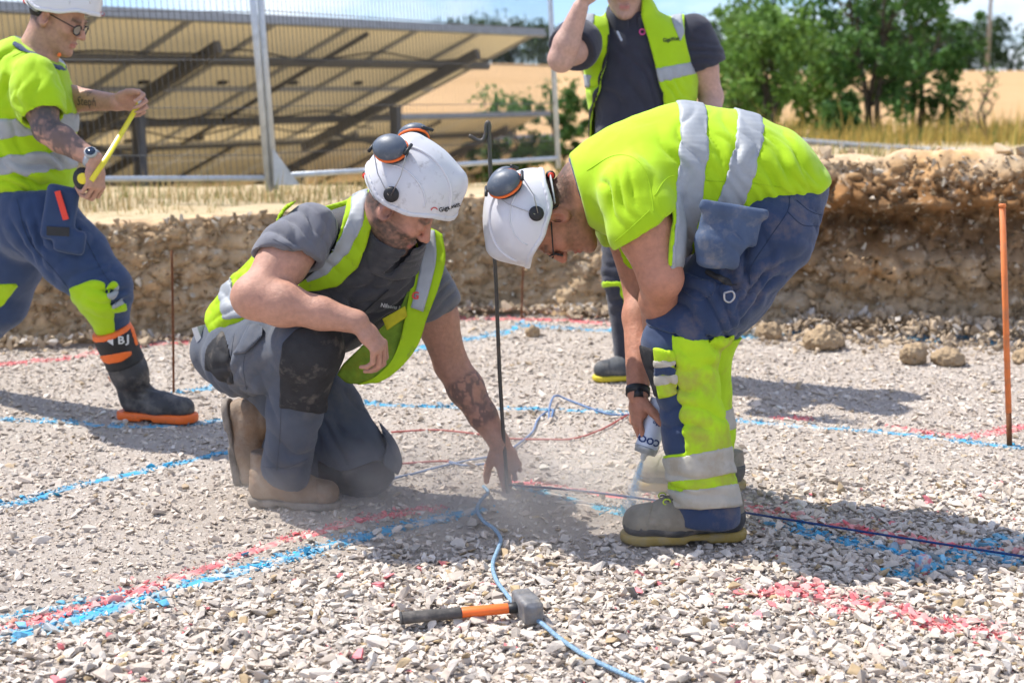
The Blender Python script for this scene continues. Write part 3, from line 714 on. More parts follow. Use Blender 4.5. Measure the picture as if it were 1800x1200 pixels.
V, F, C = stones(np.vstack([P, P2, P4]), np.concatenate([sz, s2, s4]), np.clip(np.vstack([cc, c2, c4]), 0, 1), r, tilt=.8, sink=.35)
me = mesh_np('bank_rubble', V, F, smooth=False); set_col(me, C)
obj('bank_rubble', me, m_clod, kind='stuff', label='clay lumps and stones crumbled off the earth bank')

# dry grass on the verge
def blades(pts, h, w, r, lean=.5):
    n = len(pts); a = r.uniform(0, 2*np.pi, n); d = np.stack([np.cos(a), np.sin(a), 0*a], 1); l = r.uniform(0, 2*np.pi, n); ll = np.stack([np.cos(l), np.sin(l), 0*l], 1)*(lean*h*r.random(n))[:, None]
    b0 = pts-d*w[:, None]; b1 = pts+d*w[:, None]; m = pts+ll*.35+np.c_[0*h, 0*h, h*.6]; t = pts+ll+np.c_[0*h, 0*h, h]
    V = np.stack([b0, b1, m+d*w[:, None]*.6, m-d*w[:, None]*.6, t], 1).reshape(-1, 3); i = np.arange(n)*5
    F = np.vstack([np.c_[i, i+1, i+2], np.c_[i, i+2, i+3], np.c_[i+3, i+2, i+4]]); return V, F
n = 15000; x = r.uniform(-5.5, 5.5, n); y = bank_y(x)+.32+r.gamma(1.6, .85, n); k = (fbm(np.c_[x*1.5, y*1.5, x*0], 3, 71) > .42) & (y < 12.5); x, y = x[k], y[k]
yn = np.exp(-(y-bank_y(x)-.3)/1.3); z = terrain(x, y)*(1-yn)+bank_top(x)*yn
hh = r.gamma(3, .022, len(x))*np.where(x < .6, 1.0, .6)*sstep(0.2, 1.4, y-bank_y(x))+.015
V, F = blades(np.c_[x, y, z-.01], hh, np.full(len(x), .0035), r)
cg = np.repeat(np.where(r.random(len(x))[:, None] < .75, A(.56, .43, .22), A(.24, .27, .09))*(1+r.normal(0, .15, (len(x), 1))), 5, 0)
m_grass = mat('dry_grass', (.98, .98, .98), .9, .1, var=.1, vcol=True, trans=.25)
me = mesh_np('dry_grass', V, F, False); set_col(me, np.clip(cg, 0, 1)); obj('dry_grass', me, m_grass, kind='stuff', label='sparse straw-coloured grass on the verge above the bank')
# taller weeds and crop edge farther back
n = 16000; x = r.uniform(1, 13, n); y = r.uniform(18, 31, n); k = fbm(np.c_[x*.5, y*.5, x*0], 3, 73) > .45; x, y = x[k], y[k]
V, F = blades(np.c_[x, y, terrain(x, y)], r.gamma(4, .055, len(x)), np.full(len(x), .010), r)
cg = np.repeat(np.where(r.random(len(x))[:, None] < .7, A(.50, .36, .10), A(.20, .22, .06))*(1+r.normal(0, .15, (len(x), 1))), 5, 0)
me = mesh_np('rough_grass', V, F, False); set_col(me, np.clip(cg, 0, 1)); obj('rough_grass', me, m_grass, kind='stuff', label='rough yellow grass along the field edge under the trees')
# ------------------------------------------------------------ solar tables behind the fence
RU = unit(A(.637, .771, 0)); RW = A(-RU[1], RU[0], 0)           # along the row, and away from us down the slope
TILT = R(21); SL = unit(RW*math.cos(TILT)-A(0, 0, 1)*math.sin(TILT)); SN = np.cross(RU, SL); SN = SN if SN[2] > 0 else -SN
me_panel = None
def panel_meshes():
    a = MB(); a.box((0, 0, 0), (.548, .995, .004), [RU, SL, SN]); b = MB()
    for s in (-1, 1):
        b.box(RU*s*.535-SN*.012, (.018, .998, .018), [RU, SL, SN]); b.box(SL*s*.98-SN*.0125, (.55, .018, .0165), [RU, SL, SN])
    j = MB(); j.box(-SN*.02+SL*.80, (.06, .035, .014), [RU, SL, SN])
    return [mesh_py(n, x.v, x.f, False) for n, x in (('panel', a), ('panel_frame', b), ('junction_box', j))]
PM = panel_meshes()
for me, m in zip(PM, (m_back, m_pframe, m_cable)): me.materials.append(m)
def solar_table(end, n, label, first=0, detail=True):
    """end: the right-hand top corner; the row runs back to the left, n modules wide and two deep"""
    end = np.asarray(end, float); base = end-A(0, 0, 1.8)
    t = thing('solar_table', label, 'solar array', base, 'rows of solar tables')
    for i in range(n):
        for j in range(2):
            c = end-RU*(.56+1.115*i)+SL*(1.02+2.03*j)
            o = obj('panel', PM[0], None, t, loc=c-base)
            if detail:
                obj('panel_frame', PM[1], None, o)
                obj('junction_box', PM[2], None, o)
    ln = n*1.115
    MB().bar(end+RU*.05-SN*.03-SL*.01, end-RU*(ln+.05)-SN*.03-SL*.01, .055, .10, SN).part('top_rail', m_galvdk, t, False)
    for k in (1.0, 3.0):
        MB().bar(end-SN*.085+SL*k, end-RU*ln-SN*.085+SL*k, .06, .09, SN).part('purlin', m_rafter, t, False)
    step = 4.15
    for i in range(int(ln/step)+1):
        q = end-RU*(.95+step*i)-SN*.19
        MB().bar(q+SL*.35, q+SL*3.9, .075, .13, SN).part('rafter', m_rafter, t, False)
        top = q+SL*2.0-SN*.08; ft = top.copy(); ft[2] = float(terrain(ft[0:1], ft[1:2])[0])-.2
        p = MB(); p.bar(ft, top, .13, .012, RU); p.bar(ft+RU*.05+RW*.06, top+RU*.05+RW*.06, .012, .09, RU); p.bar(ft+RU*.05-RW*.06, top+RU*.05-RW*.06, .012, .09, RU)
        p.part('post', m_post, t, False)
        MB().bar(top-A(0, 0, .55), q+SL*3.2-SN*.05, .05, .05, SN).part('brace', m_post, t, False)
        for k2 in (0,):
            qq = q-RU*(2.1+k2*1.3)+SN*.12
            MB().bar(qq+SL*.15, qq+SL*3.9, .035, .05, SN).part('module_rail', m_rafter, t, False)
    if detail:
        for k, am in ((.62, .07), (2.55, .10), (3.1, .12)):
            pts = [end-RU*(.3+i*.55)-SN*(.12+am*(.5+.5*math.sin(i*1.9+k*5)))+SL*(k+.08*math.sin(i*1.3)) for i in range(int(ln/.55))]
            MB().tube(smoothpath(pts, 3), .011, 5).part('cable', m_cable, t)
    return t
e0 = W(950, 55, 19.0); solar_table(e0, 17, 'large solar table nearest the fence, its pale underside towering behind the workers')
def row(px, py, d, n, lab): return solar_table(W(px, py, d), n, lab, detail=False)
row(962, 198, 29.0, 24, 'second row of solar panels, seen low beneath the nearest table')
row(1003, 236, 38.0, 26, 'third row of solar panels, lower down beyond the second row')
row(1010, 262, 48.0, 30, 'farthest row of solar panels, lowest behind the fence foot')

# ------------------------------------------------------------ temporary mesh fence
def fence_panel(a, b, lean, label, foot=True):
    """a, b: the feet of the two posts"""
    a = np.asarray(a, float); b = np.asarray(b, float); up = unit(A(lean[0], lean[1], 1)); H = 2.0; d = unit(b-a); n = unit(np.cross(d, up))
    t = thing('mesh_fence', label, 'fence', a, 'temporary mesh fence panels')
    for q, s in ((a, 1), (b, -1)): MB().tube([q-up*.02, q+up*H], .021, 10).part('post', m_galv, t)
    for z in (.06, H-.03): MB().tube([a+up*z, b+up*z], .017, 8).part('rail', m_galv, t)
    w = MB(); L_ = np.linalg.norm(b-a); k = int(L_/.036)
    for i in range(1, k): w.tube([a+d*(L_*i/k)+up*.06, a+d*(L_*i/k)+up*(H-.03)], .0019, 4, False)
    for z in np.arange(.2, H, .285): w.tube([a+up*z+n*.004, b+up*z+n*.004], .0024, 4, False)
    w.part('wire_mesh', m_meshwire, t, kind='stuff')
    return t
def foot_z(p): 
    x, y = p[0:1], p[1:2]; yn = np.exp(-(y-bank_y(x)-.3)/1.3); return float((terrain(x, y)*(1-yn)+bank_top(x)*yn)[0])
f1 = W(478, 342, 8.75); f1[2] = foot_z(f1)+.06
f0 = f1+A(-3.45, -.25, 0); f0[2] = foot_z(f0)+.06
f2 = W(985, 300, 11.3); f2[2] = foot_z(f2)+.08
f3 = f2+A(2.7, 2.6, 0); f3[2] = foot_z(f3)+.05
fence_panel(f0, f1-A(.019, 0, 0), (-.055, .0), 'galvanised mesh fence panel behind the striding worker at left')
fk = fence_panel(f1+A(.019, .012, .01), f2-A(.016, .014, 0), (-.055, .02), 'galvanised mesh fence panel behind the kneeling worker')
# gusset plate on the middle post
MB().add([f1+A(.02, -.03, .02), f1+A(.17, -.0, .02), f1+A(.02, -.03, .24), f1+A(.02, -.022, .02), f1+A(.17, .008, .02), f1+A(.02, -.022, .24)],
         [(0, 1, 2), (5, 4, 3), (0, 3, 4, 1), (1, 4, 5, 2), (2, 5, 3, 0)]).part('bracket', m_galv, fk, False)
# long low galvanised barrier beyond the spoil at right
ra, rb, rm2 = W(1385, 247, 16.0), W(1810, 268, 15.0), W(1600, 262, 15.6)
rt_ = thing('site_barrier', 'low grey galvanised rail along the field edge at right', 'barrier', A(ra[0], ra[1], ra[2]-.25))
MB().tube(smoothpath([ra, rm2, rb, rb+A(3, .3, .1)], 6), .035, 8).part('rail', m_galvdk, rt_)
for k in np.linspace(.05, 1.0, 6):
    p = ra+(rb-ra)*k; MB().tube([p-A(0, 0, .02), A(p[0], p[1]+.02, float(terrain(p[0:1], p[1:2])[0])-.1)], .03, 6).part('post', m_galvdk, rt_)

# ------------------------------------------------------------ trees, hedge, pole
m_bark = mat('bark', (.085, .070, .050), .9, .15, var=.3, vs=12, bump=.6, bs=50)
def leaf_mat(name, c): return mat(name, c, .6, .25, var=.35, vs=2.2, trans=.35)
m_leaf = leaf_mat('leaf_green', (.145, .26, .05)); m_leaf2 = leaf_mat('leaf_dark', (.085, .18, .042)); m_leafh = leaf_mat('hedge_green', (.045, .082, .030))
def leaves(cent, n, size, r, flat=.6):
    i = r.integers(0, len(cent), n); p = cent[i][:, :3]+np.clip(r.normal(0, .55, (n, 3)), -1.3, 1.3)*cent[i][:, 3:4]
    a = r.normal(size=(n, 3)); a /= np.linalg.norm(a, axis=1, keepdims=True); b = np.cross(a, r.normal(size=(n, 3))); b /= np.linalg.norm(b, axis=1, keepdims=True)
    a *= (size*r.uniform(.6, 1.3, n))[:, None]; b *= (size*.55*r.uniform(.6, 1.2, n))[:, None]
    V = np.stack([p-a, p+b-a*.1, p+a, p-b+a*.1], 1).reshape(-1, 3); k = np.arange(n)*4
    return V, np.c_[k, k+1, k+2, k+3]
def tree(px, py, d, h, spread, seed, label, leafm, nleaf=3800, stems=2, low=.28, lsize=.075, dense=1.0):
    r = np.random.default_rng(seed); b = W(px, py, d); b[2] = float(terrain(b[0:1], b[1:2])[0])
    t = thing('tree', label, 'tree', b, 'young trees along the field edge')
    tr = MB(); cent = []
    for s in range(stems):
        ang = r.uniform(0, 2*np.pi); ln = A(math.cos(ang), math.sin(ang), 0)*spread*.28*(0 if stems == 1 else r.uniform(.6, 1.2))
        pts = [b+ln*.12*s-A(0, 0, .1)]
        for k in range(1, 7): pts.append(b+ln*(k/6)+A(r.normal(0, .05), r.normal(0, .05), h*.86*k/6))
        P = smoothpath(pts, 3); rr = np.linspace(.055, .012, len(P))*(h/3.4); tr.tube(P, rr, 7)
        for k in range(9):
            f = low+.68*(k+r.random())/9; i = int(f*(len(P)-1)); o = P[i]; a = r.uniform(0, 2*np.pi)
            L_ = spread*(.62-.42*abs(f-.48))*r.uniform(.55, 1.15); e = o+A(math.cos(a)*L_, math.sin(a)*L_, L_*r.uniform(.25, .8))
            br = smoothpath([o, (o+e)/2+A(0, 0, -.04*L_), e], 3); tr.tube(br, np.linspace(.016, .005, len(br))*(h/3.4), 5)
            for q in (.45, .7, .95, 1.05): 
                if r.random() < .85*dense: cent.append([*(o+(e-o)*q+r.normal(0, .14*spread*.4, 3)), r.uniform(.07, .17)*spread*.60])
        cent.append([*(P[-1]), .16*spread]); cent.append([*(P[-3]), .2*spread])
    tr.part('trunk', m_bark, t)
    V, F = leaves(np.array(cent), int(nleaf*.85), lsize, r); put('crown', V, F.astype(np.int32), leafm, t, False)
    return t
tree(1530, 246, 25, 3.9, 2.1, 1, 'tallest leafy young tree, right of the standing worker', m_leaf2, 5200, 4, .08)
tree(1360, 240, 24, 2.75, 1.9, 2, 'bushy light green tree just right of the standing worker', m_leaf, 5200, 4, .08)
tree(1610, 246, 26, 3.3, 1.5, 3, 'slimmer tree leaning right beside the tallest tree', m_leaf2, 3600, 3, .10)
tree(1440, 248, 27, 2.5, 1.5, 4, 'smaller tree filling the gap between the two tallest trees', m_leaf, 3600, 3, .06)
tree(1290, 240, 28, 2.6, 1.3, 5, 'tree half hidden behind the standing worker\'s hanging arm', m_leaf, 3200, 3, .08)
tree(1070, 235, 27, 2.5, 1.2, 12, 'tree showing between the standing worker and the fence post', m_leaf2, 2600, 2, .2)
tree(880, 228, 30, 2.6, 1.45, 6, 'green tree seen through the fence beyond the solar table', m_leaf2, 3600, 3, .12)
tree(985, 232, 31, 2.4, 1.2, 7, 'tree behind the fence post beside the standing worker\'s elbow', m_leaf2, 2600, 2, .15)
tree(1735, 262, 20, 1.25, .42, 8, 'thin sparse sapling in the dry grass at far right', m_leaf2, 110, 3, .3, .03, .4)
tree(1690, 258, 22, .95, .35, 9, 'small bare sapling left of the far-right sapling', m_leaf2, 60, 2, .3, .03, .3)
tree(1470, 252, 21, .62, .5, 10, 'low dark shrub at the foot of the trees', m_leaf2, 900, 3, .05)
r = np.random.default_rng(5)
hp = []; n = 700
xs_ = r.uniform(-10, 120, n); 
for x in xs_:
    y = 205+r.normal(0, 3); hgt = 4.6+2.2*float(vnoise(np.array([[x*.11, 0, 0]]), 3)[0])+(2.6*math.exp(-((x-68)/4.5)**2))
    for k in range(4): hp.append([x+r.normal(0, .6), y, float(terrain(A(x), A(y))[0])+hgt*r.uniform(.05, .92), r.uniform(.8, 1.5)])
V, F = leaves(np.array(hp), 36000, .40, r)
obj('far_hedge', mesh_np('far_hedge', V, F, False), m_leafh, kind='stuff', label='dark hedge line on the far side of the golden field')
pb = W(1735, 118, 190); MB().tube([pb-A(0, 0, 1), pb+A(0, 0, 22)], [.28, .2], 8).part('mast', m_galvdk, None, label='thin grey mast rising above the far hedge at right', cat='mast')
# ------------------------------------------------------------ people: shared builders
def proj(X, Y, Z):
    f = Y*CP-(Z-CAM_H)*SP; up = Y*SP+(Z-CAM_H)*CP; return 900+FPX*X/f, 600-FPX*up/f, f
def region(pts, ymax=99, ymin=-99):
    """cut-out whose outline is given by the picture: signed distance in metres to a polygon seen from the photographer's place"""
    P = np.array(pts, float)
    def fn(X, Y, Z):
        x, y, f = proj(X, Y, Z); d = np.full(np.broadcast(x, y).shape, 1e12); s = np.zeros(d.shape, bool)
        for i in range(len(P)):
            a, b = P[i], P[(i+1) % len(P)]; ex, ey = b-a; wx, wy = x-a[0], y-a[1]
            t = np.clip((wx*ex+wy*ey)/(ex*ex+ey*ey), 0, 1); d = np.minimum(d, (wx-t*ex)**2+(wy-t*ey)**2)
            c = ((a[1] <= y) & (b[1] > y)) | ((b[1] <= y) & (a[1] > y))
            xi = a[0]+(y-a[1])*(ex/(ey if abs(ey) > 1e-9 else 1e-9)); s ^= c & (x < xi)
        q = np.where(s, -1, 1)*np.sqrt(d)*f/FPX
        return np.maximum(np.maximum(q, Y-ymax), ymin-Y)
    fn.pts = P; return fn
def either(*fs): return lambda X, Y, Z: np.minimum.reduce([np.broadcast_arrays(f(X, Y, Z), X+Y+Z)[0] for f in fs])
def neg(f): return lambda X, Y, Z: -f(X, Y, Z)
def slab(n, c, hw, reach=.34):
    n = unit(n); c = np.asarray(c, float); fn = lambda X, Y, Z: np.abs((X-c[0])*n[0]+(Y-c[1])*n[1]+(Z-c[2])*n[2])-hw
    e = np.abs(n)*hw+reach*np.sqrt(np.maximum(1-n*n, 0))+.02; fn.bb = (c-e, c+e); return fn
def half(n, c):
    n = unit(n); c = np.asarray(c, float); return lambda X, Y, Z: (X-c[0])*n[0]+(Y-c[1])*n[1]+(Z-c[2])*n[2]
def beyond(y): return lambda X, Y, Z: y-Y+0*X+0*Z
def box_of(pts, m): P = np.array(pts); return P.min(0)-m, P.max(0)+m
def cloth(root, name, soft, h, m, folds=(), amp=.004, fine=9.0, seed=0, grow=0.0, clips=(), box=None, sm=1, col=None, **kw):
    ylo = min(p[1][1] for p in soft.p if p[4] == 'u')-grow-.02; yhi = max(p[2][1] for p in soft.p if p[4] == 'u')+grow+.02
    for c in clips:                      # only look where the cut-out can be
        if hasattr(c, 'pts'):
            Q = np.array([W(x, y, d) for x, y in c.pts for d in (ylo, yhi)]); lo, hi = Q.min(0)-.02, Q.max(0)+.02
            box = (lo, hi) if box is None else (np.maximum(box[0], lo), np.minimum(box[1], hi))
        if hasattr(c, 'bb'): box = c.bb if box is None else (np.maximum(box[0], c.bb[0]), np.minimum(box[1], c.bb[1]))
    V, F = soft.mesh(h, grow, clips, box)
    if len(V) == 0: print('EMPTY', name, root.name, [getattr(c, 'pts', [0])[0] for c in clips]); return None
    if clips:                            # the inside of the shell is never seen: leave it open
        f = soft.at(V)-grow > -.012; F = F[f[F].any(1)]; used = np.zeros(len(V), bool); used[F] = True; idx = np.cumsum(used)-1; V = V[used]; F = idx[F].astype(np.int32)
        if any(hasattr(c, 'pts') for c in clips) and len(V) < 30000: V, F = biggest(V, F)
    if sm: V = relax(V, F, sm, .5)
    if amp or folds: V = crease(V, normals(V, F), folds, amp, fine, seed)
    return put(name, V, F, m, root, col=None if col is None else col(V), **kw)

def head_parts(s=1.0, ears=True):
    H = Soft(.02); a = lambda *v: A(*v)*s
    H.el(a(-.012, 0, .032), (.099*s, .077*s, .098*s)); H.el(a(.030, 0, -.040), (.064*s, .058*s, .082*s), k=.03*s)
    for q in (-1, 1):
        H.rc(a(-.015, q*.050, -.055), a(.066, q*.018, -.102), .022*s, .018*s, .03*s)
        H.el(a(.064, q*.036, -.022), (.026*s, .024*s, .026*s), k=.02*s)
        H.el(a(.096, q*.032, .000), (.014*s, .018*s, .011*s), k=.012*s, op='s')
        H.el(a(.083, q*.031, -.001), (.013*s, .014*s, .011*s), k=.004*s)
    H.el(a(.077, 0, -.107), (.022*s, .024*s, .019*s), k=.016*s)
    H.ec(a(.084, -.036, .021), a(.084, .036, .021), (.011*s, .010*s), (.011*s, .010*s), (1, 0, 0), .012*s)
    H.rc(a(.092, 0, .012), a(.115, 0, -.030), .0085*s, .0125*s, .010*s)
    for q in (-1, 1): H.el(a(.104, q*.0125, -.035), (.011*s, .008*s, .008*s), k=.006*s)
    H.ec(a(.091, -.017, -.0655), a(.091, .017, -.0655), (.010*s, .0055*s), (.010*s, .0055*s), (1, 0, 0), .005*s)
    H.ec(a(.089, -.015, -.078), a(.089, .015, -.078), (.010*s, .0065*s), (.010*s, .0065*s), (1, 0, 0), .006*s)
    H.ec(a(.102, -.019, -.0715), a(.102, .019, -.0715), (.006*s, .0018*s), (.006*s, .0018*s), (1, 0, 0), .004*s, op='s')
    for q in (-1, 1):
        ax = [unit(A(.94, q*.34, .0)), unit(A(-.34*q*q, .94*q, 0)*1.0), A(0, 0, 1)]
        ax[1] = unit(np.cross(ax[2], ax[0]))
        H.el(a(-.012, q*.081, -.012), (.022*s, .0085*s, .034*s), ax, k=.006*s)
        H.el(a(-.007, q*.0915, -.010), (.0125*s, .0125*s, .021*s), ax, k=.004*s, op='s')
        H.el(a(-.006, q*.079, -.036), (.010*s, .007*s, .011*s), ax, k=.005*s)
    return H
def head_frame(f, u):
    f = unit(f); u = np.asarray(u, float); u = unit(u-f*np.dot(u, f)); l = np.cross(u, f); return np.stack([f, l, u], 1)   # columns
def hand(S, w, d, n, right, curl=((.3, .5, .3),)*4, thumb=(.75, .55, .35), sc=1.0, spread=.05, tcurl=.4):
    d = unit(d); n = np.asarray(n, float); n = unit(n-d*np.dot(n, d)); th = np.cross(d, n)*(1 if right else -1); w = np.asarray(w, float)
    S.ec(w-d*.01, w+d*.045*sc, (.029*sc, .020*sc), (.036*sc, .017*sc), th, .012)
    S.ec(w+d*.040*sc, w+d*.086*sc, (.037*sc, .016*sc), (.040*sc, .0125*sc), th, .012)
    S.el(w+d*.04*sc+th*.024*sc+n*.010*sc, (.030*sc, .017*sc, .018*sc), [d, th, n], k=.012)
    for j, (o, st, L3, r0) in enumerate((((.0325), .088, (.044, .026, .021), .0090), (.0112, .093, (.048, .030, .022), .0092), (-.0108, .089, (.045, .027, .021), .0087), (-.0325, .080, (.035, .021, .019), .0078))):
        p = w+d*st*sc+th*o*sc; c = curl[j]; a = 0; fd = unit(d+th*spread*(1.4-j)*.9)
        for i in range(3):
            a += c[i]; dr = fd*math.cos(a)+n*math.sin(a); q = p+dr*L3[i]*sc
            rr = r0*sc*(1-.10*i); S.rc(p, q, rr, rr*(.93 if i < 2 else .86), .0035); p = q
    p = w+d*.022*sc+th*.026*sc+n*.008*sc; t1 = unit(th*thumb[0]+d*thumb[1]+n*thumb[2]); t2 = unit(t1*(1-tcurl)+d*tcurl*.8+n*tcurl*.7); t3 = unit(t2*(1-tcurl)+d*tcurl*.9+n*tcurl*.6)
    for dr, L_, r0, r1 in ((t1, .042, .0155, .0125), (t2, .032, .0125, .0108), (t3, .026, .0108, .0088)):
        q = p+dr*L_*sc; S.rc(p, q, r0*sc, r1*sc, .006); p = q
    return S
def skin_col(V, base, seed=0, blot=.16):
    b = A(*base); n = fbm(V*16, 3, seed)-.5; m = fbm(V*60, 2, seed+5)-.5
    C = b*(1+blot*n+.10*m)[:, None]; C[:, 0] *= 1+.05*n; return C
def face_col(C, V, c, M, s, hair, beard, bstr=.6, hairline=.05, red=.25, sides=True, seed=3):
    q = (V-c) @ M/s; x, y, z = q.T; dist = np.linalg.norm(q-A(0, 0, 0), axis=1); hd = dist < .2
    nz_ = fbm(V*140, 2, seed)
    hm = np.maximum(sstep(.030, -.012, x)*sstep(-.075, -.035, z), sstep(.05, .08, z))*hd*(np.abs(y) < .0815)
    hm = hm*(1-np.exp(-((np.hypot(x+.012, z+.012))/.04)**4)*(np.abs(y) > .068))
    jaw = sstep(.008, .022, .098-np.hypot((x-.045)*.72, (z+.090)*.95)-.018)*sstep(-.020, -.042, z+.10*np.maximum(.03-x, 0))*sstep(-.045, -.015, x)
    sb = np.maximum(jaw, sstep(-.01, .02, .052-np.hypot(x-.012, (z+.04)))*.5*(np.abs(y) > .045))*(z > -.135)*hd
    lips = np.exp(-((z+.0715)/.009)**2)*(np.abs(y) < .022)*(x > .082)
    sb = sb*(1-.9*lips)*(.35+1.1*nz_)
    rd = np.exp(-((x-.11)**2+y**2+(z+.03)**2)/.025**2)+.8*np.exp(-((np.abs(y)-.085)/.014)**2)*(np.hypot(x+.012, z+.012) < .045)+.5*np.exp(-(((x-.07)/.03)**2+((np.abs(y)-.045)/.03)**2+((z+.02)/.03)**2))
    C = C*(1+red*rd[:, None]*A(.12, -.42, -.38)*hd[:, None]); C = C*(1-.45*lips[:, None]*A(.3, 1, .8)*hd[:, None])
    C = C*(1-np.clip(sb*bstr, 0, .9)[:, None])+np.asarray(beard)*np.clip(sb*bstr, 0, .9)[:, None]
    hh = np.clip(hm*(.55+.8*nz_), 0, 1)*.92
    brow = np.exp(-((z-.021)/.007)**2)*(x > .07)*(np.abs(y) > .012)*(np.abs(y) < .05)*.8; hh = np.maximum(hh, brow*hd)
    return C*(1-hh[:, None])+np.asarray(hair)*hh[:, None]
def tattoo(C, V, a, b, t0, t1, seed, ink=(.075, .07, .075), str_=.75, sc=26, thr=.60):
    ab = b-a; t = ((V-a)@ab)/(ab@ab); d = np.linalg.norm(V-a-t[:, None]*ab, axis=1)
    m = sstep(t0, t0+.06, t)*sstep(t1, t1-.06, t)*(d < .085)
    p = np.maximum(sstep(thr, thr+.14, ridge(V*sc, 2, seed)), sstep(.52, .6, fbm(V*sc*.8, 3, seed+4))*.62)
    k = (m*p*str_)[:, None]; return C*(1-k)+A(*ink)*k

# ---- hard hat, shared local meshes: x forward, y left, z up, origin at the skull centre
def helmet_soft():
    S = Soft(.012)
    S.el((-.004, 0, .030), (.142, .119, .140)); S.ec((-.075, 0, .115), (.075, 0, .118), (.040, .048), (.040, .050), (0, 1, 0), .03)
    S.el((.102, 0, .020), (.086, .096, .018), [unit(A(.97, 0, -.24)), A(0, 1, 0), unit(A(.24, 0, .97))], k=.015)
    low = lambda X, Y, Z: (.002+.10*np.maximum(X, 0)*1.0-.018*np.exp(-((X+.045)/.05)**2)*1.0+.030*sstep(.03, .11, X)-.0*Y)-Z
    S.fin.append((low, .004))
    return S
HS = helmet_soft()
def shell_cut(X, Y, Z):          # hollow inside, so that the head sits in it
    k = np.sqrt(((X+.004)/.134)**2+(Y/.111)**2+((Z-.026)/.132)**2); return (1-k)*.11
HV, HF = HS.mesh(.0044, 0, [shell_cut]); HV = relax(HV, HF, 2, .5)
ME_HELM = mesh_np('hard_hat', HV, HF)
low_edge = HS.fin[0][0]
RV, RF = HS.mesh(.0042, .0035, [shell_cut, lambda X, Y, Z: -low_edge(X, Y, Z)-.013]); ME_RIM = mesh_np('rim', relax(RV, RF, 1), RF)
# raised ribs over the crown and a moulded side line
def on_helmet(P, lift=.002):
    P = np.array(P, float); c = A(-.004, 0, .03)
    for _ in range(30):
        d = P-c; n = d/np.linalg.norm(d, axis=1, keepdims=True); P = P-n*(HS.at(P)-lift)[:, None]*.8
    return P
ME_RIB = []; ME_SIDE = []
for yy_ in (-.052, .052):
    rb_ = MB(); t = np.linspace(-.9, 1.15, 24); rb_.tube(on_helmet(np.c_[.13*np.sin(t), np.full(24, yy_), .03+.13*np.cos(t)], .0003), .0042, 8); ME_RIB.append(mesh_py('crown_rib', rb_.v, rb_.f))
for q in (-1, 1):
    sl_ = MB(); t = np.linspace(.15, 2.3, 22); sl_.tube(on_helmet(np.c_[-.02+.085*np.cos(t), np.full(22, q*.1), .045+.055*np.sin(t)], .0003), .0026, 6); ME_SIDE.append(mesh_py('side_moulding', sl_.v, sl_.f))
def muff_meshes(q):
    """one ear defender parked high on the side q of the hat"""
    out = []
    c = on_helmet([(-.098, q*.085, .108)], .026)[0]; n = unit(c-A(-.01, 0, .04)); n = unit(n+A(-.10, .35*q, .1)); ax = unit(np.cross(n, A(0, 1, .3)*q)); bx = np.cross(n, ax)
    S = Soft(.006); S.el(c+n*.006, (.050, .039, .030), [ax, bx, n]); S.cut(-n, c-n*.003, .004)
    V, F = S.mesh(.003); out.append(('ear_cup', mesh_np('ear_cup', relax(V, F, 1), F), m_cup))
    S = Soft(.0); S.ec(c-ax*.010, c+ax*.010, (.0415, .040), (.0415, .040), bx); S = Soft(0); S.el(c-n*.006, (.0525, .0415, .02), [ax, bx, n]); S.cut(n, c-n*.002); S.cut(-n, c-n*.009)
    V, F = S.mesh(.0025); out.append(('orange_ring', mesh_np('orange_ring', relax(V, F, 1), F), m_orange))
    S = Soft(.004); S.el(c-n*.014, (.049, .038, .02), [ax, bx, n]); S.cut(n, c-n*.008)
    V, F = S.mesh(.003); out.append(('ear_cushion', mesh_np('ear_cushion', V, F), m_blk))
    hub = on_helmet([(-.022, q*.12, .028)], .004)[0]; hn = A(0, q, 0)
    b = MB(); b.lathe(hub-hn*.006, hn, [(0, .021), (.012, .021), (.016, .018), (.017, .006)], 20); out.append(('pivot', mesh_py('pivot', b.v, b.f), m_blk))
    for s in (-1, 1):
        b = MB(); e = c+ax*s*.054+n*.004; mid = hub+(e-hub)*.45+hn*.012+ax*s*.012
        b.tube([hub+hn*.012+ax*s*.004, mid, e-unit(e-mid)*.0, e+n*.03*0+unit(c+n*.03-e)*.012], .0016, 5)
        out.append(('wire_arm', mesh_py('wire_arm', b.v, b.f), m_wire))
    for s in (-1, 1):
        b = MB(); e = c+ax*s*.056+n*.002; b.tube([e-bx*.020+n*.008, e+bx*.020-n*.006], .0048, 8)
        out.append(('slider', mesh_py('slider', b.v, b.f), m_blk))
    return out
MUFFS = {1: muff_meshes(1), -1: muff_meshes(-1)}
def place_mesh(name, me, m, parent, M, c, **kw):
    o = obj(name, me, m, parent, **kw); mw = Matrix.Identity(4)
    for i in range(3):
        for j in range(3): mw[i][j] = float(M[i, j])
    o.matrix_local = Matrix.Translation(Vector(c-off(parent))) @ mw
    return o
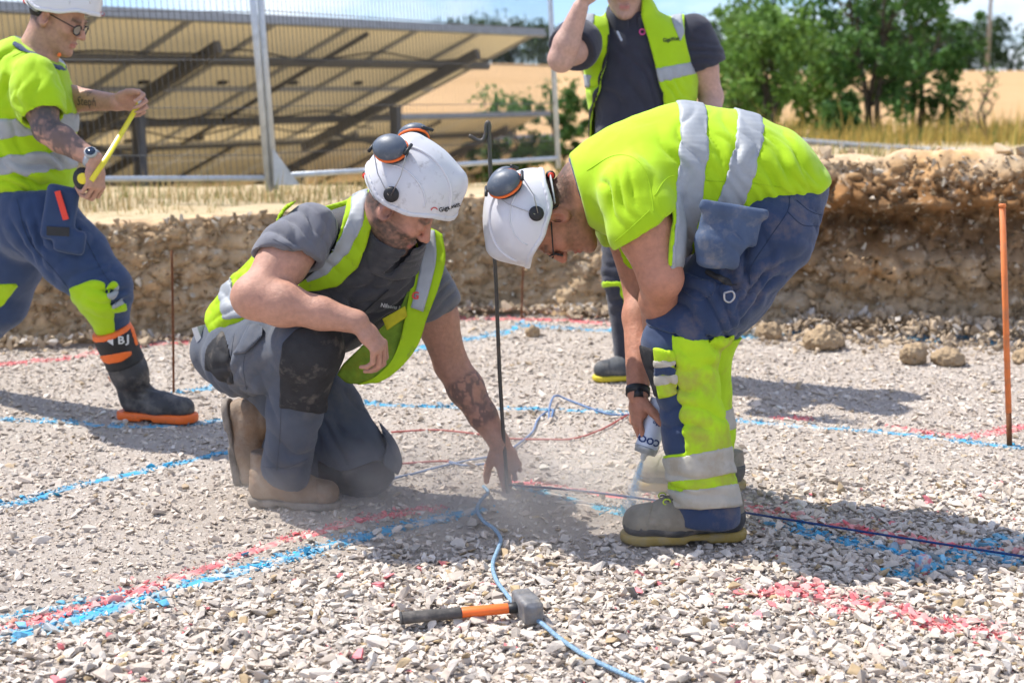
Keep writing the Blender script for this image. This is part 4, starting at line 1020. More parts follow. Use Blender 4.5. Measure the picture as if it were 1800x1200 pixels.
def helmet(root, c, M, m, muffs=(1, -1), strap=True, lift=.022, sc=1.0):
    c = c+M@A(0, 0, lift); M = M*sc
    hat = place_mesh('hard_hat', ME_HELM if len(ME_HELM.materials) == 0 or ME_HELM.materials[0] == m else ME_HELM.copy(), m, root, M, c)
    if hat.data.materials[0] != m: hat.data.materials[0] = m
    obj('rim', ME_RIM if len(ME_RIM.materials) == 0 or ME_RIM.materials[0] == m else ME_RIM.copy(), m, hat).data.materials[0] = m
    for me in ME_RIB: obj('crown_rib', me, m, hat)
    for me in ME_SIDE: obj('side_moulding', me, m, hat)
    for q in muffs:
        for nm, me, mm in MUFFS[q]: obj(nm, me, mm, hat)
    if strap:
        b = MB(); t = np.linspace(math.pi*.62, math.pi*1.38, 18)
        b.tube([A(-.004+.118*math.cos(a), .092*math.sin(a), -.030-.012*math.cos(a*1)) for a in t], .0125, 8, True, .25)
        b.part('headband', mat('grey_strap', (.42, .44, .45), .6, var=.06), None).parent = hat
        b = MB(); b.lathe((-.124, 0, -.020), (0, 1, 0), [(-.022, .013), (.022, .013)], 14); b.part('ratchet_knob', m_blk, None).parent = hat
        for s in (-1, 1): 
            b = MB(); b.lathe((-.124, s*.024, -.020), (0, s, 0), [(0, .009), (.008, .009)], 12); b.part('red_button', m_red, None).parent = hat
    return hat
def text_mesh(body, size, font_shear=0.0, bold=0.0):
    cu = bpy.data.curves.new('t', 'FONT'); cu.body = body; cu.size = size; cu.align_x = 'CENTER'; cu.align_y = 'CENTER'; cu.shear = font_shear; cu.offset = bold; cu.resolution_u = 2
    o = bpy.data.objects.new('t', cu); COL.objects.link(o); dg = bpy.context.evaluated_depsgraph_get(); dg.update()
    me = bpy.data.meshes.new_from_object(o.evaluated_get(dg)); bpy.data.objects.remove(o); bpy.data.curves.remove(cu)
    bm = bmesh.new(); bm.from_mesh(me); bmesh.ops.triangulate(bm, faces=bm.faces)
    bmesh.ops.subdivide_edges(bm, edges=[e for e in bm.edges if e.calc_length() > size*.25], cuts=1); bmesh.ops.triangulate(bm, faces=bm.faces)
    bm.verts.index_update(); V = np.array([v.co[:] for v in bm.verts]); F = [[v.index for v in f.verts] for f in bm.faces]; bm.free(); bpy.data.meshes.remove(me)
    return V, F
def ring2(r0, r1, n=16, a0=0.0, a1=2*math.pi):
    t = np.linspace(a0, a1, n+1); V = [(r0*math.cos(a), r0*math.sin(a), 0) for a in t]+[(r1*math.cos(a), r1*math.sin(a), 0) for a in t]
    return np.array(V), [(i, i+1, n+2+i, n+1+i) for i in range(n)]
def poly2(pts): return np.array([(x, y, 0) for x, y in pts]), [tuple(range(len(pts)))]
def stick(name, VF, c, xdir, ydir, soft, m, root, lift=.004, label=None):
    """flat print laid on a curved surface: every point is dropped onto the solid along the print's own normal"""
    V, F = VF; xdir = unit(xdir); n = unit(np.cross(xdir, ydir)); ydir = np.cross(n, xdir)
    P = np.asarray(c, float)+V[:, :1]*xdir+V[:, 1:2]*ydir+n*.12
    for _ in range(60): P = P-n*np.clip(soft.at(P)-lift, -.02, .05)[:, None]*.7
    bad = np.abs(soft.at(P)-lift) > .006
    if bad.any() and not bad.all(): P[bad] += n*(np.median((P[~bad]-c) @ n)-((P[bad]-c) @ n))[:, None]
    b = off(root); return obj(name, mesh_py(name, P-b, F, False), m, root, label=label)
def spectacles(root, c, M, s, lensm=None):
    b = MB(); T = lambda p: c+M@(A(*p)*s)
    for q in (-1, 1):
        b.tube([T((-.030, q*.082, .012)), T((.02, q*.080, .010)), T((.085, q*.068, .006)), T((.100, q*.058, .004))], .0022, 6)
        b.tube([T((-.030, q*.082, .012)), T((-.040, q*.080, -.008))], .0028, 6)
        ring = [T((.106-.004*abs(math.cos(a))-(.5*(.034+.027*math.cos(a))**2*3), q*(.033+.026*math.cos(a)), -.004+.019*math.sin(a))) for a in np.linspace(0, 2*math.pi, 18)]
        b.tube(ring, .0022, 6)
    b.tube([T((.108, -.009, .002)), T((.111, 0, .004)), T((.108, .009, .002))], .002, 6)
    fr = b.part('spectacles', m_blk, root)
    for q in (-1, 1):
        ring = [T((.105-.004*abs(math.cos(a))-(.5*(.034+.027*math.cos(a))**2*3), q*(.033+.025*math.cos(a)), -.004+.018*math.sin(a))) for a in np.linspace(0, 2*math.pi, 17)[:-1]]
        l = MB(); l.add(ring+[p-M[:, 0]*.0015 for p in ring], [tuple(range(16)), tuple(range(31, 15, -1))]+[(i, 16+i, 16+(i+1) % 16, (i+1) % 16) for i in range(16)])
        o = l.part('lens', lensm or m_lens, fr, False)
    return fr

from mathutils.bvhtree import BVHTree
def tree_of(o):
    M = o.matrix_local.copy(); p = o.parent
    while p is not None: M = p.matrix_local @ M; p = p.parent
    return BVHTree.FromPolygons([M @ v.co for v in o.data.vertices], [tuple(p.vertices) for p in o.data.polygons])
def print_on(name, o, VF, px, py, ppm, ang, m, parent, lift=.0028, sy=1.0):
    """flat print: each point of the lettering is laid on the surface that the picture shows there"""
    tree = tree_of(o); V, F = VF; ca, sa = math.cos(ang), math.sin(ang); P = []; d0 = None
    for x, y, _ in V:
        y = y*sy; u = px+ppm*(x*ca-y*sa); v = py-ppm*(x*sa+y*ca); r_ = unit(ray(u, v))
        h, n, i, d = tree.ray_cast(Vector((0, 0, CAM_H)), Vector(r_))
        if h is None: P.append(None if d0 is None else A(0, 0, CAM_H)+r_*d0); continue
        n = A(*n); n = n if n @ r_ < 0 else -n; d0 = d; P.append(A(*h)+n*lift)
    good = [p for p in P if p is not None]
    if not good: print('NOPRINT', name); return
    P = [good[0] if p is None else p for p in P]
    return MB().add(P, F).part(name, m, parent, False)
def seam(name, o, lines, m, parent, r=.0012, lift=.0004, step=5.0):
    """stitched seams: picture-space polylines dropped onto the cloth they belong to"""
    b = off(o); vs = [tuple(A(*v.co)+b) for v in o.data.vertices]; tree = BVHTree.FromPolygons(vs, [tuple(p.vertices) for p in o.data.polygons])
    for pts in lines:
        P = smoothpath([(x, y, 0) for x, y in pts], 8); run = []; last = None
        for x, y, _ in P:
            h, n, i, d = tree.ray_cast(Vector((0, 0, CAM_H)), Vector(unit(ray(x, y))))
            if h is None: continue
            h = A(*h); n = A(*n); n = n if n @ ray(x, y) < 0 else -n
            if last is not None and np.linalg.norm(h-last) > .06: break
            run.append(h+n*lift); last = h
        if len(run) > 3: MB().tube(run, r, 5).part(name, m, parent)
# ---- work boot, local: x to the toe, z up, sole at z = 0, ankle over the origin
def boot_soft(shaft=.15, w=1.0):
    S = Soft(.03)
    S.ec((.02, 0, .058), (.085, 0, .052), (.041*w, .052), (.047*w, .044), (0, 1, 0)); S.ec((.085, 0, .050), (.158, 0, .047), (.047*w, .043), (.046*w, .039), (0, 1, 0))
    S.ec((-.045, 0, .045), (-.030, 0, .09), (.037*w, .044), (.038*w, .046), (0, 1, 0)); S.ec((-.022, 0, .085), (-.020, 0, shaft), (.043*w, .056), (.047*w, .060), (0, 1, 0)); S.rc((.0, 0, .10), (.07, 0, .06), .045, .04)
    S.cut((0, 0, -1), (0, 0, .020), .01); S.cut((0, 0, 1), (0, 0, shaft), .004); return S
def sole_soft():
    S = Soft(.01); S.ec((-.050, 0, .016), (.03, 0, .016), (.041, .05), (.043, .05), (0, 1, 0), cap=.045); S.ec((.03, 0, .016), (.152, 0, .016), (.044, .05), (.051, .05), (0, 1, 0), cap=.053)
    S.cut((0, 0, -1), (0, 0, 0), .006); S.cut((0, 0, 1), (0, 0, .025), .005)
    S.box((.030, 0, 0), (.024, .1, .010), rad=.004, op='s', k=.006); return S
BOOT_S = {}
def boot(root, place, fwd, up, upper, sole, shaft=.15, trim=None, name='boot', laces=None, sc=1.0, seed=0, cuffm=None):
    M = head_frame(fwd, up)
    M = np.stack([unit(fwd), np.cross(unit(np.asarray(up, float)), unit(fwd)), np.cross(unit(fwd), np.cross(unit(np.asarray(up, float)), unit(fwd)))], 1)
    S = boot_soft(shaft); V, F = S.mesh(.0055); N = normals(V, F)
    f_ = [((.055, 0, .075), (1, 0, -.4), .020, .0028, .045), ((.10, 0, .05), (1, 0, .3), .022, .0022, .03), ((-.02, 0, .12), (0, 0, 1), .03, .003, .05)]
    V = crease(V, N, f_, .0018, 22, seed)
    b = off(root); place = np.asarray(place, float)
    o = obj(name, mesh_np(name, (V*sc) @ M.T+place-b, F), upper, root)
    S2 = sole_soft(); V, F = S2.mesh(.0058); obj('sole', mesh_np('sole', (V*sc) @ M.T+place-b, F), sole, o)
    if trim is not None:
        V, F = S.mesh(.0055, .0028, [lambda X, Y, Z: Z-(.040+.006*sstep(.10, .17, X)+.030*sstep(-.01, -.06, X)+0*Y)]); obj('rand', mesh_np('rand', (V*sc) @ M.T+place-b, F), trim, o)
    V, F = S.mesh(.0055, .0022, [lambda X, Y, Z: .128+.25*np.abs(Y)**1.3*4-X+0*Z]); obj('toe_cap', mesh_np('toe_cap', (V*sc) @ M.T+place-b, F), upper, o)
    if laces is not None:
        for k in range(4):
            x = .102-.024*k
            for q in (-1, 1):
                l = MB(); cc = A(x, q*.024, .12); 
                for _ in range(25): cc = cc-A(0, 0, 1)*(S.at(cc[None])[0]-.003)*.7
                ring = [(cc+A(.009*math.cos(a), q*.002, .007*math.sin(a)*1.0)*1.0)*1.0 for a in np.linspace(0, 2*math.pi, 10)]
                l.tube([(p*sc) @ M.T+place for p in ring], .0022, 5); l.part('lace_loop', laces, o)
        for k in range(4):
            l = MB(); pts = []
            for y in np.linspace(-.026, .026, 6):
                cc = A(.102-.024*k+(.010 if k % 2 else -.004)*y/.026, y, .14)
                for _ in range(25): cc = cc-A(0, 0, 1)*(S.at(cc[None])[0]-.004)*.7
                pts.append((cc*sc) @ M.T+place)
            l.tube(pts, .0028, 6); l.part('lace', trim, o)
    return o
# ------------------------------------------------------------ the bent-over worker with the spray can (faces left)
def bent_worker():
    global DK; DK = .972
    root = thing('person', 'man bent double in yellow T-shirt and white hard hat, spraying the ground', 'person', A(.48, 4.03, 0), 'site workers')
    cy = 4.17
    hc = W(970, 385, cy); HM = head_frame(A(.02, -.04, -1), A(-1, -.03, .10))
    # joints
    neck = W(1030, 322, cy)
    shn, shf = W(1116, 338, 3.955), W(1085, 300, 4.36)
    eln, wrn = W(1160, 492, 3.885), W(1152, 612, 4.20)
    elf, wrf = W(1128, 505, 4.33), W(1121, 690, 4.13)
    # body: one surface
    B = head_parts(1.0).xf(HM, hc)
    B.rc(hc+HM@A(-.030, 0, -.035), neck, .062, .066, .03); B.rc(hc+HM@A(.0, 0, -.06), neck+A(.0, 0, -.02), .05, .06, .03)
    B.ec(neck, W(1120, 318, cy), (.08, .07), (.13, .06), (0, 1, 0), .04); B.ec(W(1120, 318, cy), W(1330, 330, cy), (.10, .06), (.08, .06), (0, 1, 0), .04)
    for s, e, w in ((shn, eln, wrn), (shf, elf, wrf)):
        m = s*.55+e*.45; B.chain([s, m, e], [.078, .074, .054], .03); B.rc(s*.3+e*.7+A(.012, 0, 0), e+A(.012, 0, .01), .052, .049, .03); f1 = e*.72+w*.28; B.chain([e, f1, w], [.050, .052, .031], .02)
    hand(B, wrf, A(-.05, -.06, -1), A(.92, .30, 0), True, ((.35, .55, .35), (.4, .65, .4), (.45, .7, .45), (.5, .75, .5)), thumb=(.85, .75, .55), sc=1.02, spread=.02, tcurl=.35)
    hand(B, wrn, A(.0, .5, -.85), A(.4, .5, .3), False, ((.5, .7, .4),)*4)
    V, F = B.mesh(.0041); C = skin_col(V, (.50, .225, .140), 3, .22); C = face_col(C, V, hc, HM, 1.0, (.085, .048, .028), (.15, .085, .05), .52, red=.35)
    put('body', V, F, m_skin, root, col=C)
    # hair at the back of the head
    S = Soft(.01); S.el((-.020, 0, .026), (.0985, .0795, .096)); S.cut((1, 0, .35), (-.02, 0, -.02), .01); S.cut((0, 0, -1), (0, 0, -.052), .012); V, F = S.mesh(.004); V = V+normals(V, F)*(.004*(fbm(V*160, 2, 4)-.4))[:, None]
    place_mesh('hair', mesh_np('hair', V, F), m_hair, root, HM, hc)
    helmet(root, hc, HM, m_whitec, (1, -1)); spectacles(root, hc+HM@A(0, 0, -.004), HM, 1.0)
    # T-shirt
    S = Soft(.05)
    Q = [W(1012, 322, cy), W(1062, 322, cy), W(1120, 318, cy), W(1200, 317, cy), W(1290, 308, cy), W(1364, 306, cy), W(1420, 324, cy)]
    rd = [(.085, .068), (.155, .120), (.205, .168), (.210, .208), (.205, .172), (.190, .112), (.170, .060)]
    for i in range(len(Q)-1): S.ec(Q[i], Q[i+1], rd[i], rd[i+1], (0, 1, 0), .05)
    for s, e in ((shn, eln), (shf, elf)): S.chain([s, s*.62+e*.38, s*.3+e*.7], [.098, .094, .084], .045)
    torso = S.copy()
    hn_ = half((.60, 0, -.80), W(1119, 408, 3.95))
    hem_n = either(hn_, half((-1, 0, .10), W(1174, 400, 3.95)), beyond(4.07*DK))
    hem_f = either(half((.15, 0, -1), W(1105, 425, 4.36)), half((-1, 0, .2), W(1172, 372, 4.3)), half((0, 1, 0), A(0, 4.27*DK, 0)))
    S.fin += [(hem_n, .004), (hem_f, .004)]
    S.cut(A(-1, 0, -.28), W(1016, 330, cy), .004)                                           # neckline
    S.cut(unit(A(.46, 0, -.89)), W(1340, 376, cy), .01)                                         # hem toward the waistband
    S.p.append((lambda X, Y, Z: np.maximum(_arm(X, Y, Z, shn, eln, .068), np.maximum(-.03-hn_(X, Y, Z), X-W(1160, 400, 3.9)[0])), np.minimum(shn, eln)-.1, np.maximum(shn, eln)+.1, .004, 's'))
    # loose hem gathers, armpit pull lines
    folds = [(W(1160, 370, 3.98), A(.9, 0, .3), .060, .010, .12), (W(1240, 260, 3.97), A(1, 0, .12), .055, .006, .13), (W(1340, 300, 4.0), A(.75, 0, .65), .050, .0065, .15), (W(1100, 360, 3.9), A(1, .2, .2), .038, .006, .09), (W(1290, 370, 4.0), A(.7, 0, .7), .045, .008, .10), (W(1390, 300, 4.0), A(.5, 0, .85), .045, .007, .09)]
    kw = dict(folds=folds, amp=.004, fine=7.0, seed=21)
    sh = cloth(root, 't_shirt', S, .006, m_hivis, **kw)
    cloth(sh, 'reflective_band', S, .0055, m_refl, grow=.0045, clips=[slab(A(.995, 0, -.10), W(1197, 316, cy), .0385)], **kw)
    cloth(sh, 'reflective_band', S, .0055, m_refl, grow=.0045, clips=[slab(A(.96, 0, -.28), W(1288, 276, cy), .037)], **kw)
    cl = Soft(.01); cl.ec(W(1008, 322, cy), W(1030, 322, cy), (.083, .073), (.095, .083), (0, 1, 0)); cl.cut(A(-1, 0, -.28), W(1013, 330, cy)); cl.cut(A(1, 0, .28), W(1021, 330, cy)); cloth(sh, 'collar', cl, .004, m_blue, amp=.001)
    # trousers
    T = Soft(.05)
    hipn, kn, ankn = W(1348, 412, 4.045), W(1192, 606, 3.985), W(1243, 905, 3.93)
    hipf, kf, ankf = W(1350, 410, 4.31), W(1226, 600, 4.37), W(1232, 850, 4.43)
    pel = W(1375, 366, cy)
    T.ec(W(1386, 346, cy), W(1345, 395, cy), (.168, .098), (.175, .122), (0, 1, 0), .05)
    T.ec(W(1407, 326, cy), W(1384, 350, cy), (.155, .062), (.172, .10), (0, 1, 0), .05)
    for h_, k_, a_, mid in ((hipn, kn, ankn, W(1221, 770, 3.955)), (hipf, kf, ankf, W(1236, 760, 4.40))):
        T.rc(h_, h_*.5+k_*.5, .134, .110, .05); T.rc(h_*.5+k_*.5, k_, .110, .092, .05); T.rc(k_, mid, .092, .084, .04); T.rc(mid, a_, .084, .092, .03)
    T.cut((0, 0, -1), A(0, 0, .056), .004)
    tf = [(W(1240, 560, 3.9), A(.7, 0, .7), .055, .008, .12), (W(1330, 500, 3.95), A(.8, 0, -.5), .06, .006, .12), (W(1225, 840, 3.9), A(.1, 0, 1), .040, .008, .09), (W(1225, 700, 3.9), A(.25, 0, 1), .060, .006, .12), (W(1300, 450, 3.92), A(1, 0, .3), .05, .006, .1), (W(1400, 400, 4), A(.7, 0, .7), .06, .005, .1)]
    kw = dict(folds=tf, amp=.005, fine=8.0, seed=5)
    tr = cloth(root, 'trousers', T, .0072, m_navy, **kw)
    # hi-vis lower legs with tape, front panel left navy
    near, far = (lambda X, Y, Z: Y-4.17*DK+0*X+0*Z), (lambda X, Y, Z: 4.20*DK-Y+0*X+0*Z)
    cloth(tr, 'hivis_panel', T, .0055, m_hivis_used, grow=.008, clips=[near, region([(1181, 588), (1236, 598), (1290, 590), (1300, 700), (1300, 862), (1160, 875), (1163, 800), (1206, 795), (1192, 690)])], **kw)
    cloth(tr, 'hivis_panel', T, .0065, m_hivis_used, grow=.008, clips=[far, half((0, 0, 1), W(1250, 590, 4.37)), half((0, 0, -1), W(1230, 830, 4.42))], **kw)
    cloth(tr, 'reflective_band', T, .0055, m_refl_dusty, grow=.0115, clips=[near, region([(1140, 806), (1205, 800), (1310, 780), (1310, 828), (1230, 843), (1140, 848)])], **kw)
    cloth(tr, 'reflective_band', T, .0055, m_refl_dusty, grow=.0115, clips=[near, region([(1150, 858), (1230, 860), (1320, 846), (1320, 886), (1230, 897), (1150, 888)])], **kw)
    cloth(tr, 'reflective_band', T, .0065, m_refl_dusty, grow=.0115, clips=[far, slab((0, 0, 1), W(1250, 730, 4.4), .035)], **kw)
    tab = lambda p, m, g: cloth(tr, 'pocket_tab', T, .0045, m, grow=g, clips=[near, region(p)], **kw)
    tab([(1149, 612), (1185, 618), (1192, 690), (1158, 700)], m_hivis_used, .0125)
    tab([(1149, 634), (1187, 634), (1188, 644), (1150, 646)], m_refl_dusty, .015); tab([(1150, 646), (1188, 644), (1189, 658), (1151, 660)], m_navy, .015); tab([(1151, 660), (1189, 658), (1190, 674), (1153, 677)], m_refl_dusty, .015)
    cloth(tr, 'knee_panel', T, .0055, m_pad, grow=.004, clips=[near, region([(1120, 606), (1148, 612), (1160, 700), (1120, 690)])], **kw)
    cloth(tr, 'cargo_pocket', T, .0055, m_navy, grow=.010, clips=[near, region([(1135, 562), (1195, 478), (1330, 520), (1292, 575), (1222, 600), (1140, 572)])], **kw)
    cloth(tr, 'pocket_flap', T, .0055, m_navy, grow=.016, clips=[near, region([(1198, 480), (1258, 500), (1246, 524), (1230, 529), (1190, 506)])], **kw)
    cloth(tr, 'zip', T, .0045, m_pad, grow=.014, clips=[near, region([(1240, 474), (1298, 500), (1295, 506), (1238, 480)])], **kw)
    MB().tube(smoothpath([W(1273, 515, 3.83), W(1287, 512, 3.83), W(1291, 522, 3.83), W(1283, 531, 3.83), W(1274, 527, 3.83), W(1273, 515, 3.83)], 4), .003, 6).part('d_ring', m_wire, tr)
    # skin showing between shirt and waistband, loose holster pocket
    hp = Soft(.02); c = W(1280, 418, 3.865); ax = [unit(A(.97, 0, -.16)), A(0, 1, 0), unit(A(.16, .05, .97))]
    hp.box(c+A(.004, .004, .030), (.080, .014, .046), ax, .012); hp.box(c+A(-.024, -.006, -.040), (.056, .022, .040), ax, .018, k=.035); hp.box(c+A(.014, .0, .076), (.092, .011, .012), ax, .008); hp.el(c+A(-.03, -.012, -.02), (.05, .022, .045), k=.03)
    cloth(tr, 'holster_pocket', hp, .0045, mat('pocket_blue', (.070, .100, .165), .8, .25, var=.18, vs=16, bump=.3, bs=600, bump2=.4, bs2=26, dirt=(.28, .26, .24, .5), ds=18), folds=[(c+A(-.02, 0, -.03), A(.4, 0, 1), .05, .004, .07)], amp=.002, fine=12, seed=8)
    m_st = mat('dark_stitching', (.022, .035, .07), .8, var=.1); m_sy = mat('shirt_seam', (.34, .53, .012), .8, var=.1)
    seam('seam', sh, [[(1032, 300), (1075, 275), (1110, 276), (1134, 300), (1145, 340), (1149, 374)], [(1081, 425), (1112, 398), (1142, 370)], [(1150, 345), (1180, 310), (1250, 318), (1320, 322), (1380, 330)]], m_sy, sh)
    seam('seam', tr, [[(1388, 345), (1384, 372), (1352, 420), (1320, 470), (1318, 500)], [(1400, 352), (1425, 372), (1452, 380)], [(1384, 372), (1410, 395), (1440, 398)], [(1196, 486), (1252, 506), (1242, 520)], [(1146, 566), (1220, 594), (1288, 570), (1322, 524)], [(1206, 800), (1196, 700), (1183, 600)], [(1240, 800), (1238, 860), (1240, 890)]], m_st, tr)
    # boots
    boot(root, A(G(1240, 945)[0], 3.835, .004), A(-1, -.10, 0), A(0, 0, 1), m_boot, m_yellow, .112, m_bootdk, laces=m_lime, sc=1.20, seed=1)
    boot(root, A(G(1245, 852)[0], 4.35, .004), A(-1, .04, 0), A(0, 0, 1), m_boot, m_yellow, .112, m_bootdk, laces=m_lime, sc=1.18, seed=2)
    # watch strap
    b = MB(); d = unit(wrf-elf); e1, e2 = A(0, 1, 0), np.cross(d, A(0, 1, 0))
    w0 = wrf-d*.004
    b.tube([w0-d*.011, w0+d*.011], .0355, 20); b.tube([w0-d*.011-A(.0, .028, 0), w0+d*.011-A(0, .028, 0)], .014, 12); b.part('wristwatch', m_blk, root)
    return root, wrf
def _arm(X, Y, Z, a, b, r):
    d = b-a; x, y, z = X-a[0], Y-a[1], Z-a[2]; t = (x*d[0]+y*d[1]+z*d[2])/(d@d)
    return np.maximum(np.sqrt((x-t*d[0])**2+(y-t*d[1])**2+(z-t*d[2])**2)-r, np.maximum(.15-t, t-1.1)*.3)
PA, WRA = bent_worker()
# ------------------------------------------------------------ the kneeling worker at the pin
def kneeling_worker():
    global DK; DK = .976
    root = thing('person', 'bearded man kneeling in open yellow vest, grey shirt and white hard hat', 'person', A(-.62, 4.28, 0), 'site workers')
    hc = W(706, 360, 4.14); HM = head_frame(A(.75, -.12, -.65), A(.62, -.28, .74))
    pel = W(436, 606, 4.44); msh = W(660, 418, 4.28); neck = W(684, 388, 4.22)
    shr, shl = W(544, 406, 4.12), W(738, 470, 4.44)
    lat = unit(shl-shr); t = unit(msh-pel); lat = unit(lat-t*np.dot(lat, t)); fr = np.cross(lat, t)       # toward his left, up the spine, chest forward
    elr, wrr = W(446, 522, 3.96), W(628, 566, 3.93)
    ell, wrl = W(793, 640, 4.50), W(878, 778, 4.44)
    B = head_parts(1.0).xf(HM, hc)
    B.rc(hc+HM@A(-.03, 0, -.04), neck, .060, .068, .03); B.rc(hc+HM@A(.0, 0, -.06), neck, .05, .062, .03)
    B.ec(pel+t*.12, msh-t*.06, (.08, .06), (.12, .06), lat, .04); B.ec(msh-t*.06, neck, (.13, .05), (.06, .06), lat, .04)
    for s, e, w in ((shr, elr, wrr), (shl, ell, wrl)):
        m = s*.5+e*.5; B.chain([s, m, e], [.068, .066, .052], .03); f1 = e*.70+w*.30; B.chain([e, f1, e*.35+w*.65, w], [.052, .056, .044, .032], .02)
    B.rc(elr+A(.0, .0, .0), elr*.75+wrr*.25, .056, .055, .03)
    hand(B, wrr, A(.52, .02, -.62), A(-.62, .35, -.52), True, ((.7, .7, .4), (.75, .8, .45), (.75, .8, .5), (.8, .8, .5)), thumb=(.6, .8, .5), sc=1.06, spread=.03)
    hand(B, wrl, A(.36, -.06, -.92), A(-.30, .9, -.15), False, ((.25, .35, .2), (.55, .7, .4), (.7, .9, .5), (.8, 1., .5)), thumb=(.7, .9, .45), sc=1.06, spread=.03)
    V, F = B.mesh(.0041); C = skin_col(V, (.52, .27, .185), 13, .18); C = face_col(C, V, hc, HM, 1.0, (.06, .045, .035), (.075, .06, .05), .85, red=.3)
    C = tattoo(C, V, ell, wrl, .16, .78, 31, sc=44, str_=.62)
    nb = np.linalg.norm(V-(wrl+unit(A(.36, -.06, -.92))*.12), axis=1); k = (sstep(.09, .02, nb)*.35)[:, None]; C = C*(1-k)+A(.40, .36, .33)*k       # stone dust on the fingers
    put('body', V, F, m_skin, root, col=C)
    hat = helmet(root, hc, HM, m_white, (1, -1), lift=.026, sc=1.02)
    # shirt with short sleeves (the torso under the fleece)
    S = Soft(.05)
    Q = [pel+t*.02, pel+t*.16, pel+t*.30, pel+t*.42, msh+t*.01, neck-t*.02]
    rd = [(.172, .128), (.180, .140), (.196, .142), (.205, .134), (.150, .095), (.085, .080)]
    for i in range(len(Q)-1): S.ec(Q[i], Q[i+1], rd[i], rd[i+1], lat, .05)
    S.ec(W(590, 560, 4.32), W(682, 478, 4.29), (.12, .10), (.15, .115), lat, .05)
    torso = S.copy()
    SL_ = Soft(.04)
    for s, e in ((shr, elr), (shl, ell)):
        SL_.chain([s-unit(e-s)*.01, s*.65+e*.35, s*.25+e*.75], [.074, .084, .084] if s is shr else [.072, .080, .078], .05)
    SL_.ec(Q[2], Q[3], (.17, .10), (.18, .10), lat, .05); SL_.ec(Q[3], msh, (.18, .10), (.12, .08), lat, .05)
    hr = half(unit(elr-shr)*.8+A(.32, 0, -.32), W(503, 448, 4.02)); hl = half(unit(ell-shl)+A(.1, 0, .05), W(768, 545, 4.47)); midx = W(660, 440, 4.3)[0]
    SL_.fin += [(either(hr, lambda X, Y, Z: W(590, 440, 4.2)[0]-X+0*Y+0*Z), .004), (either(hl, lambda X, Y, Z: X-midx+0*Y+0*Z), .004)]
    SL_.p.append((lambda X, Y, Z: np.maximum(_arm(X, Y, Z, shr, elr, .073), -.03-hr(X, Y, Z)), np.minimum(shr, elr)-.12, np.maximum(shr, elr)+.12, .004, 's'))
    SL_.p.append((lambda X, Y, Z: np.maximum(_arm(X, Y, Z, shl, ell, .070), -.03-hl(X, Y, Z)), np.minimum(shl, ell)-.12, np.maximum(shl, ell)+.12, .004, 's'))
    shr_o = cloth(root, 'shirt', SL_, .0055, m_greyshirt, folds=[(W(515, 430, 4.0), unit(elr-shr)+A(.3, 0, .4), .036, .006, .10), (W(545, 390, 4.0), A(.9, 0, -.3), .04, .005, .08), (W(765, 510, 4.37), unit(ell-shl), .035, .005, .09)], amp=.003, fine=10, seed=61)
    seam('seam', shr_o, [[(475, 432), (505, 448), (535, 482)], [(480, 420), (512, 438), (541, 470)], [(560, 345), (585, 372), (590, 410), (578, 440)]], mat('shirt_stitching', (.085, .086, .10), .85, var=.1), shr_o)
    # sleeveless fleece with stand collar
    Fl = torso.copy(); Fl.cut(t, neck-t*.002, .01); Fl.cut(-t, pel+t*.06, .01)
    ff = [(W(640, 500, 4.1), lat+t*.5, .060, .007, .14), (W(620, 570, 4.1), t, .05, .006, .12), (W(690, 520, 4.15), lat-t*.3, .05, .006, .12)]
    fle = cloth(root, 'fleece_gilet', Fl, .0058, m_fleece, folds=ff, amp=.004, fine=9, seed=63)
    ca = unit(A(.30, -.42, .80)); cb = W(690, 436, 4.215); ct = cb+ca*.058
    co = Soft(.008); co.ec(cb-ca*.04, ct, (.100, .094), (.090, .088), lat, cap=.02); co.ec(cb-ca*.10, ct+ca*.10, (.080, .078), (.079, .078), lat, op='s', k=.004, cap=.02); co.cut(ca, ct, .004); co.box(cb+fr*.12+ca*.06, (.010, .09, .07), [lat, fr, ca], .004, op='s', k=.006)
    cloth(fle, 'collar', co, .0042, m_fleece, folds=[(ct+fr*.06, ca, .03, .003, .06)], amp=.002, fine=14, seed=4)
    # zip, pull and badge of the fleece
    zl = [torso_pt(torso, msh+t*k+fr*.05-lat*.004, fr, .007) for k in np.linspace(-.02, -.19, 8)]
    MB().tube(zl, .0035, 6, True, .5).part('zip', m_blk, fle)
    MB().bar(zl[-2]+fr*.006, zl[-2]+fr*.010-t*.035, .008, .003, fr).part('zip_pull', m_wire, fle)
    for q in ([(-.028, -.012), (-.016, -.016), (.008, .016), (-.001, .020)], [(-.006, .016), (.000, .010), (.012, .030), (.006, .034)], [(.006, -.012), (.014, -.014), (.034, .032), (.028, .036), (.014, .018)]):
        print_on('badge', fle, poly2(q), 694, 521, 560, 0, m_ink_wht, fle, .009)
    print_on('badge_lettering', fle, text_mesh('Nilsons M', .017, .1, .0004), 688, 538, 560, -.15, m_ink_wht, fle, .003)
    # hi-vis vest: shell of the torso, open at the front
    VS = torso.copy(); VS.el(shr-lat*.01, (.07, .07, .07), k=.05); VS.el(shl+lat*.0, (.06, .06, .06), k=.05); VS.cut(-t, pel+t*.035, .01)
    right = [(655, 318), (672, 352), (650, 410), (630, 470), (592, 505), (552, 512), (500, 515), (470, 575), (440, 604), (330, 615), (330, 470), (470, 392), (500, 352), (560, 318)]
    hole = [(632, 338), (612, 352), (602, 395), (585, 440), (548, 480), (500, 520), (456, 470), (470, 420), (500, 370), (550, 330), (600, 330)]
    left = [(732, 406), (772, 410), (790, 460), (775, 510), (745, 590), (715, 640), (650, 680), (610, 640), (690, 590), (712, 520), (722, 470)]
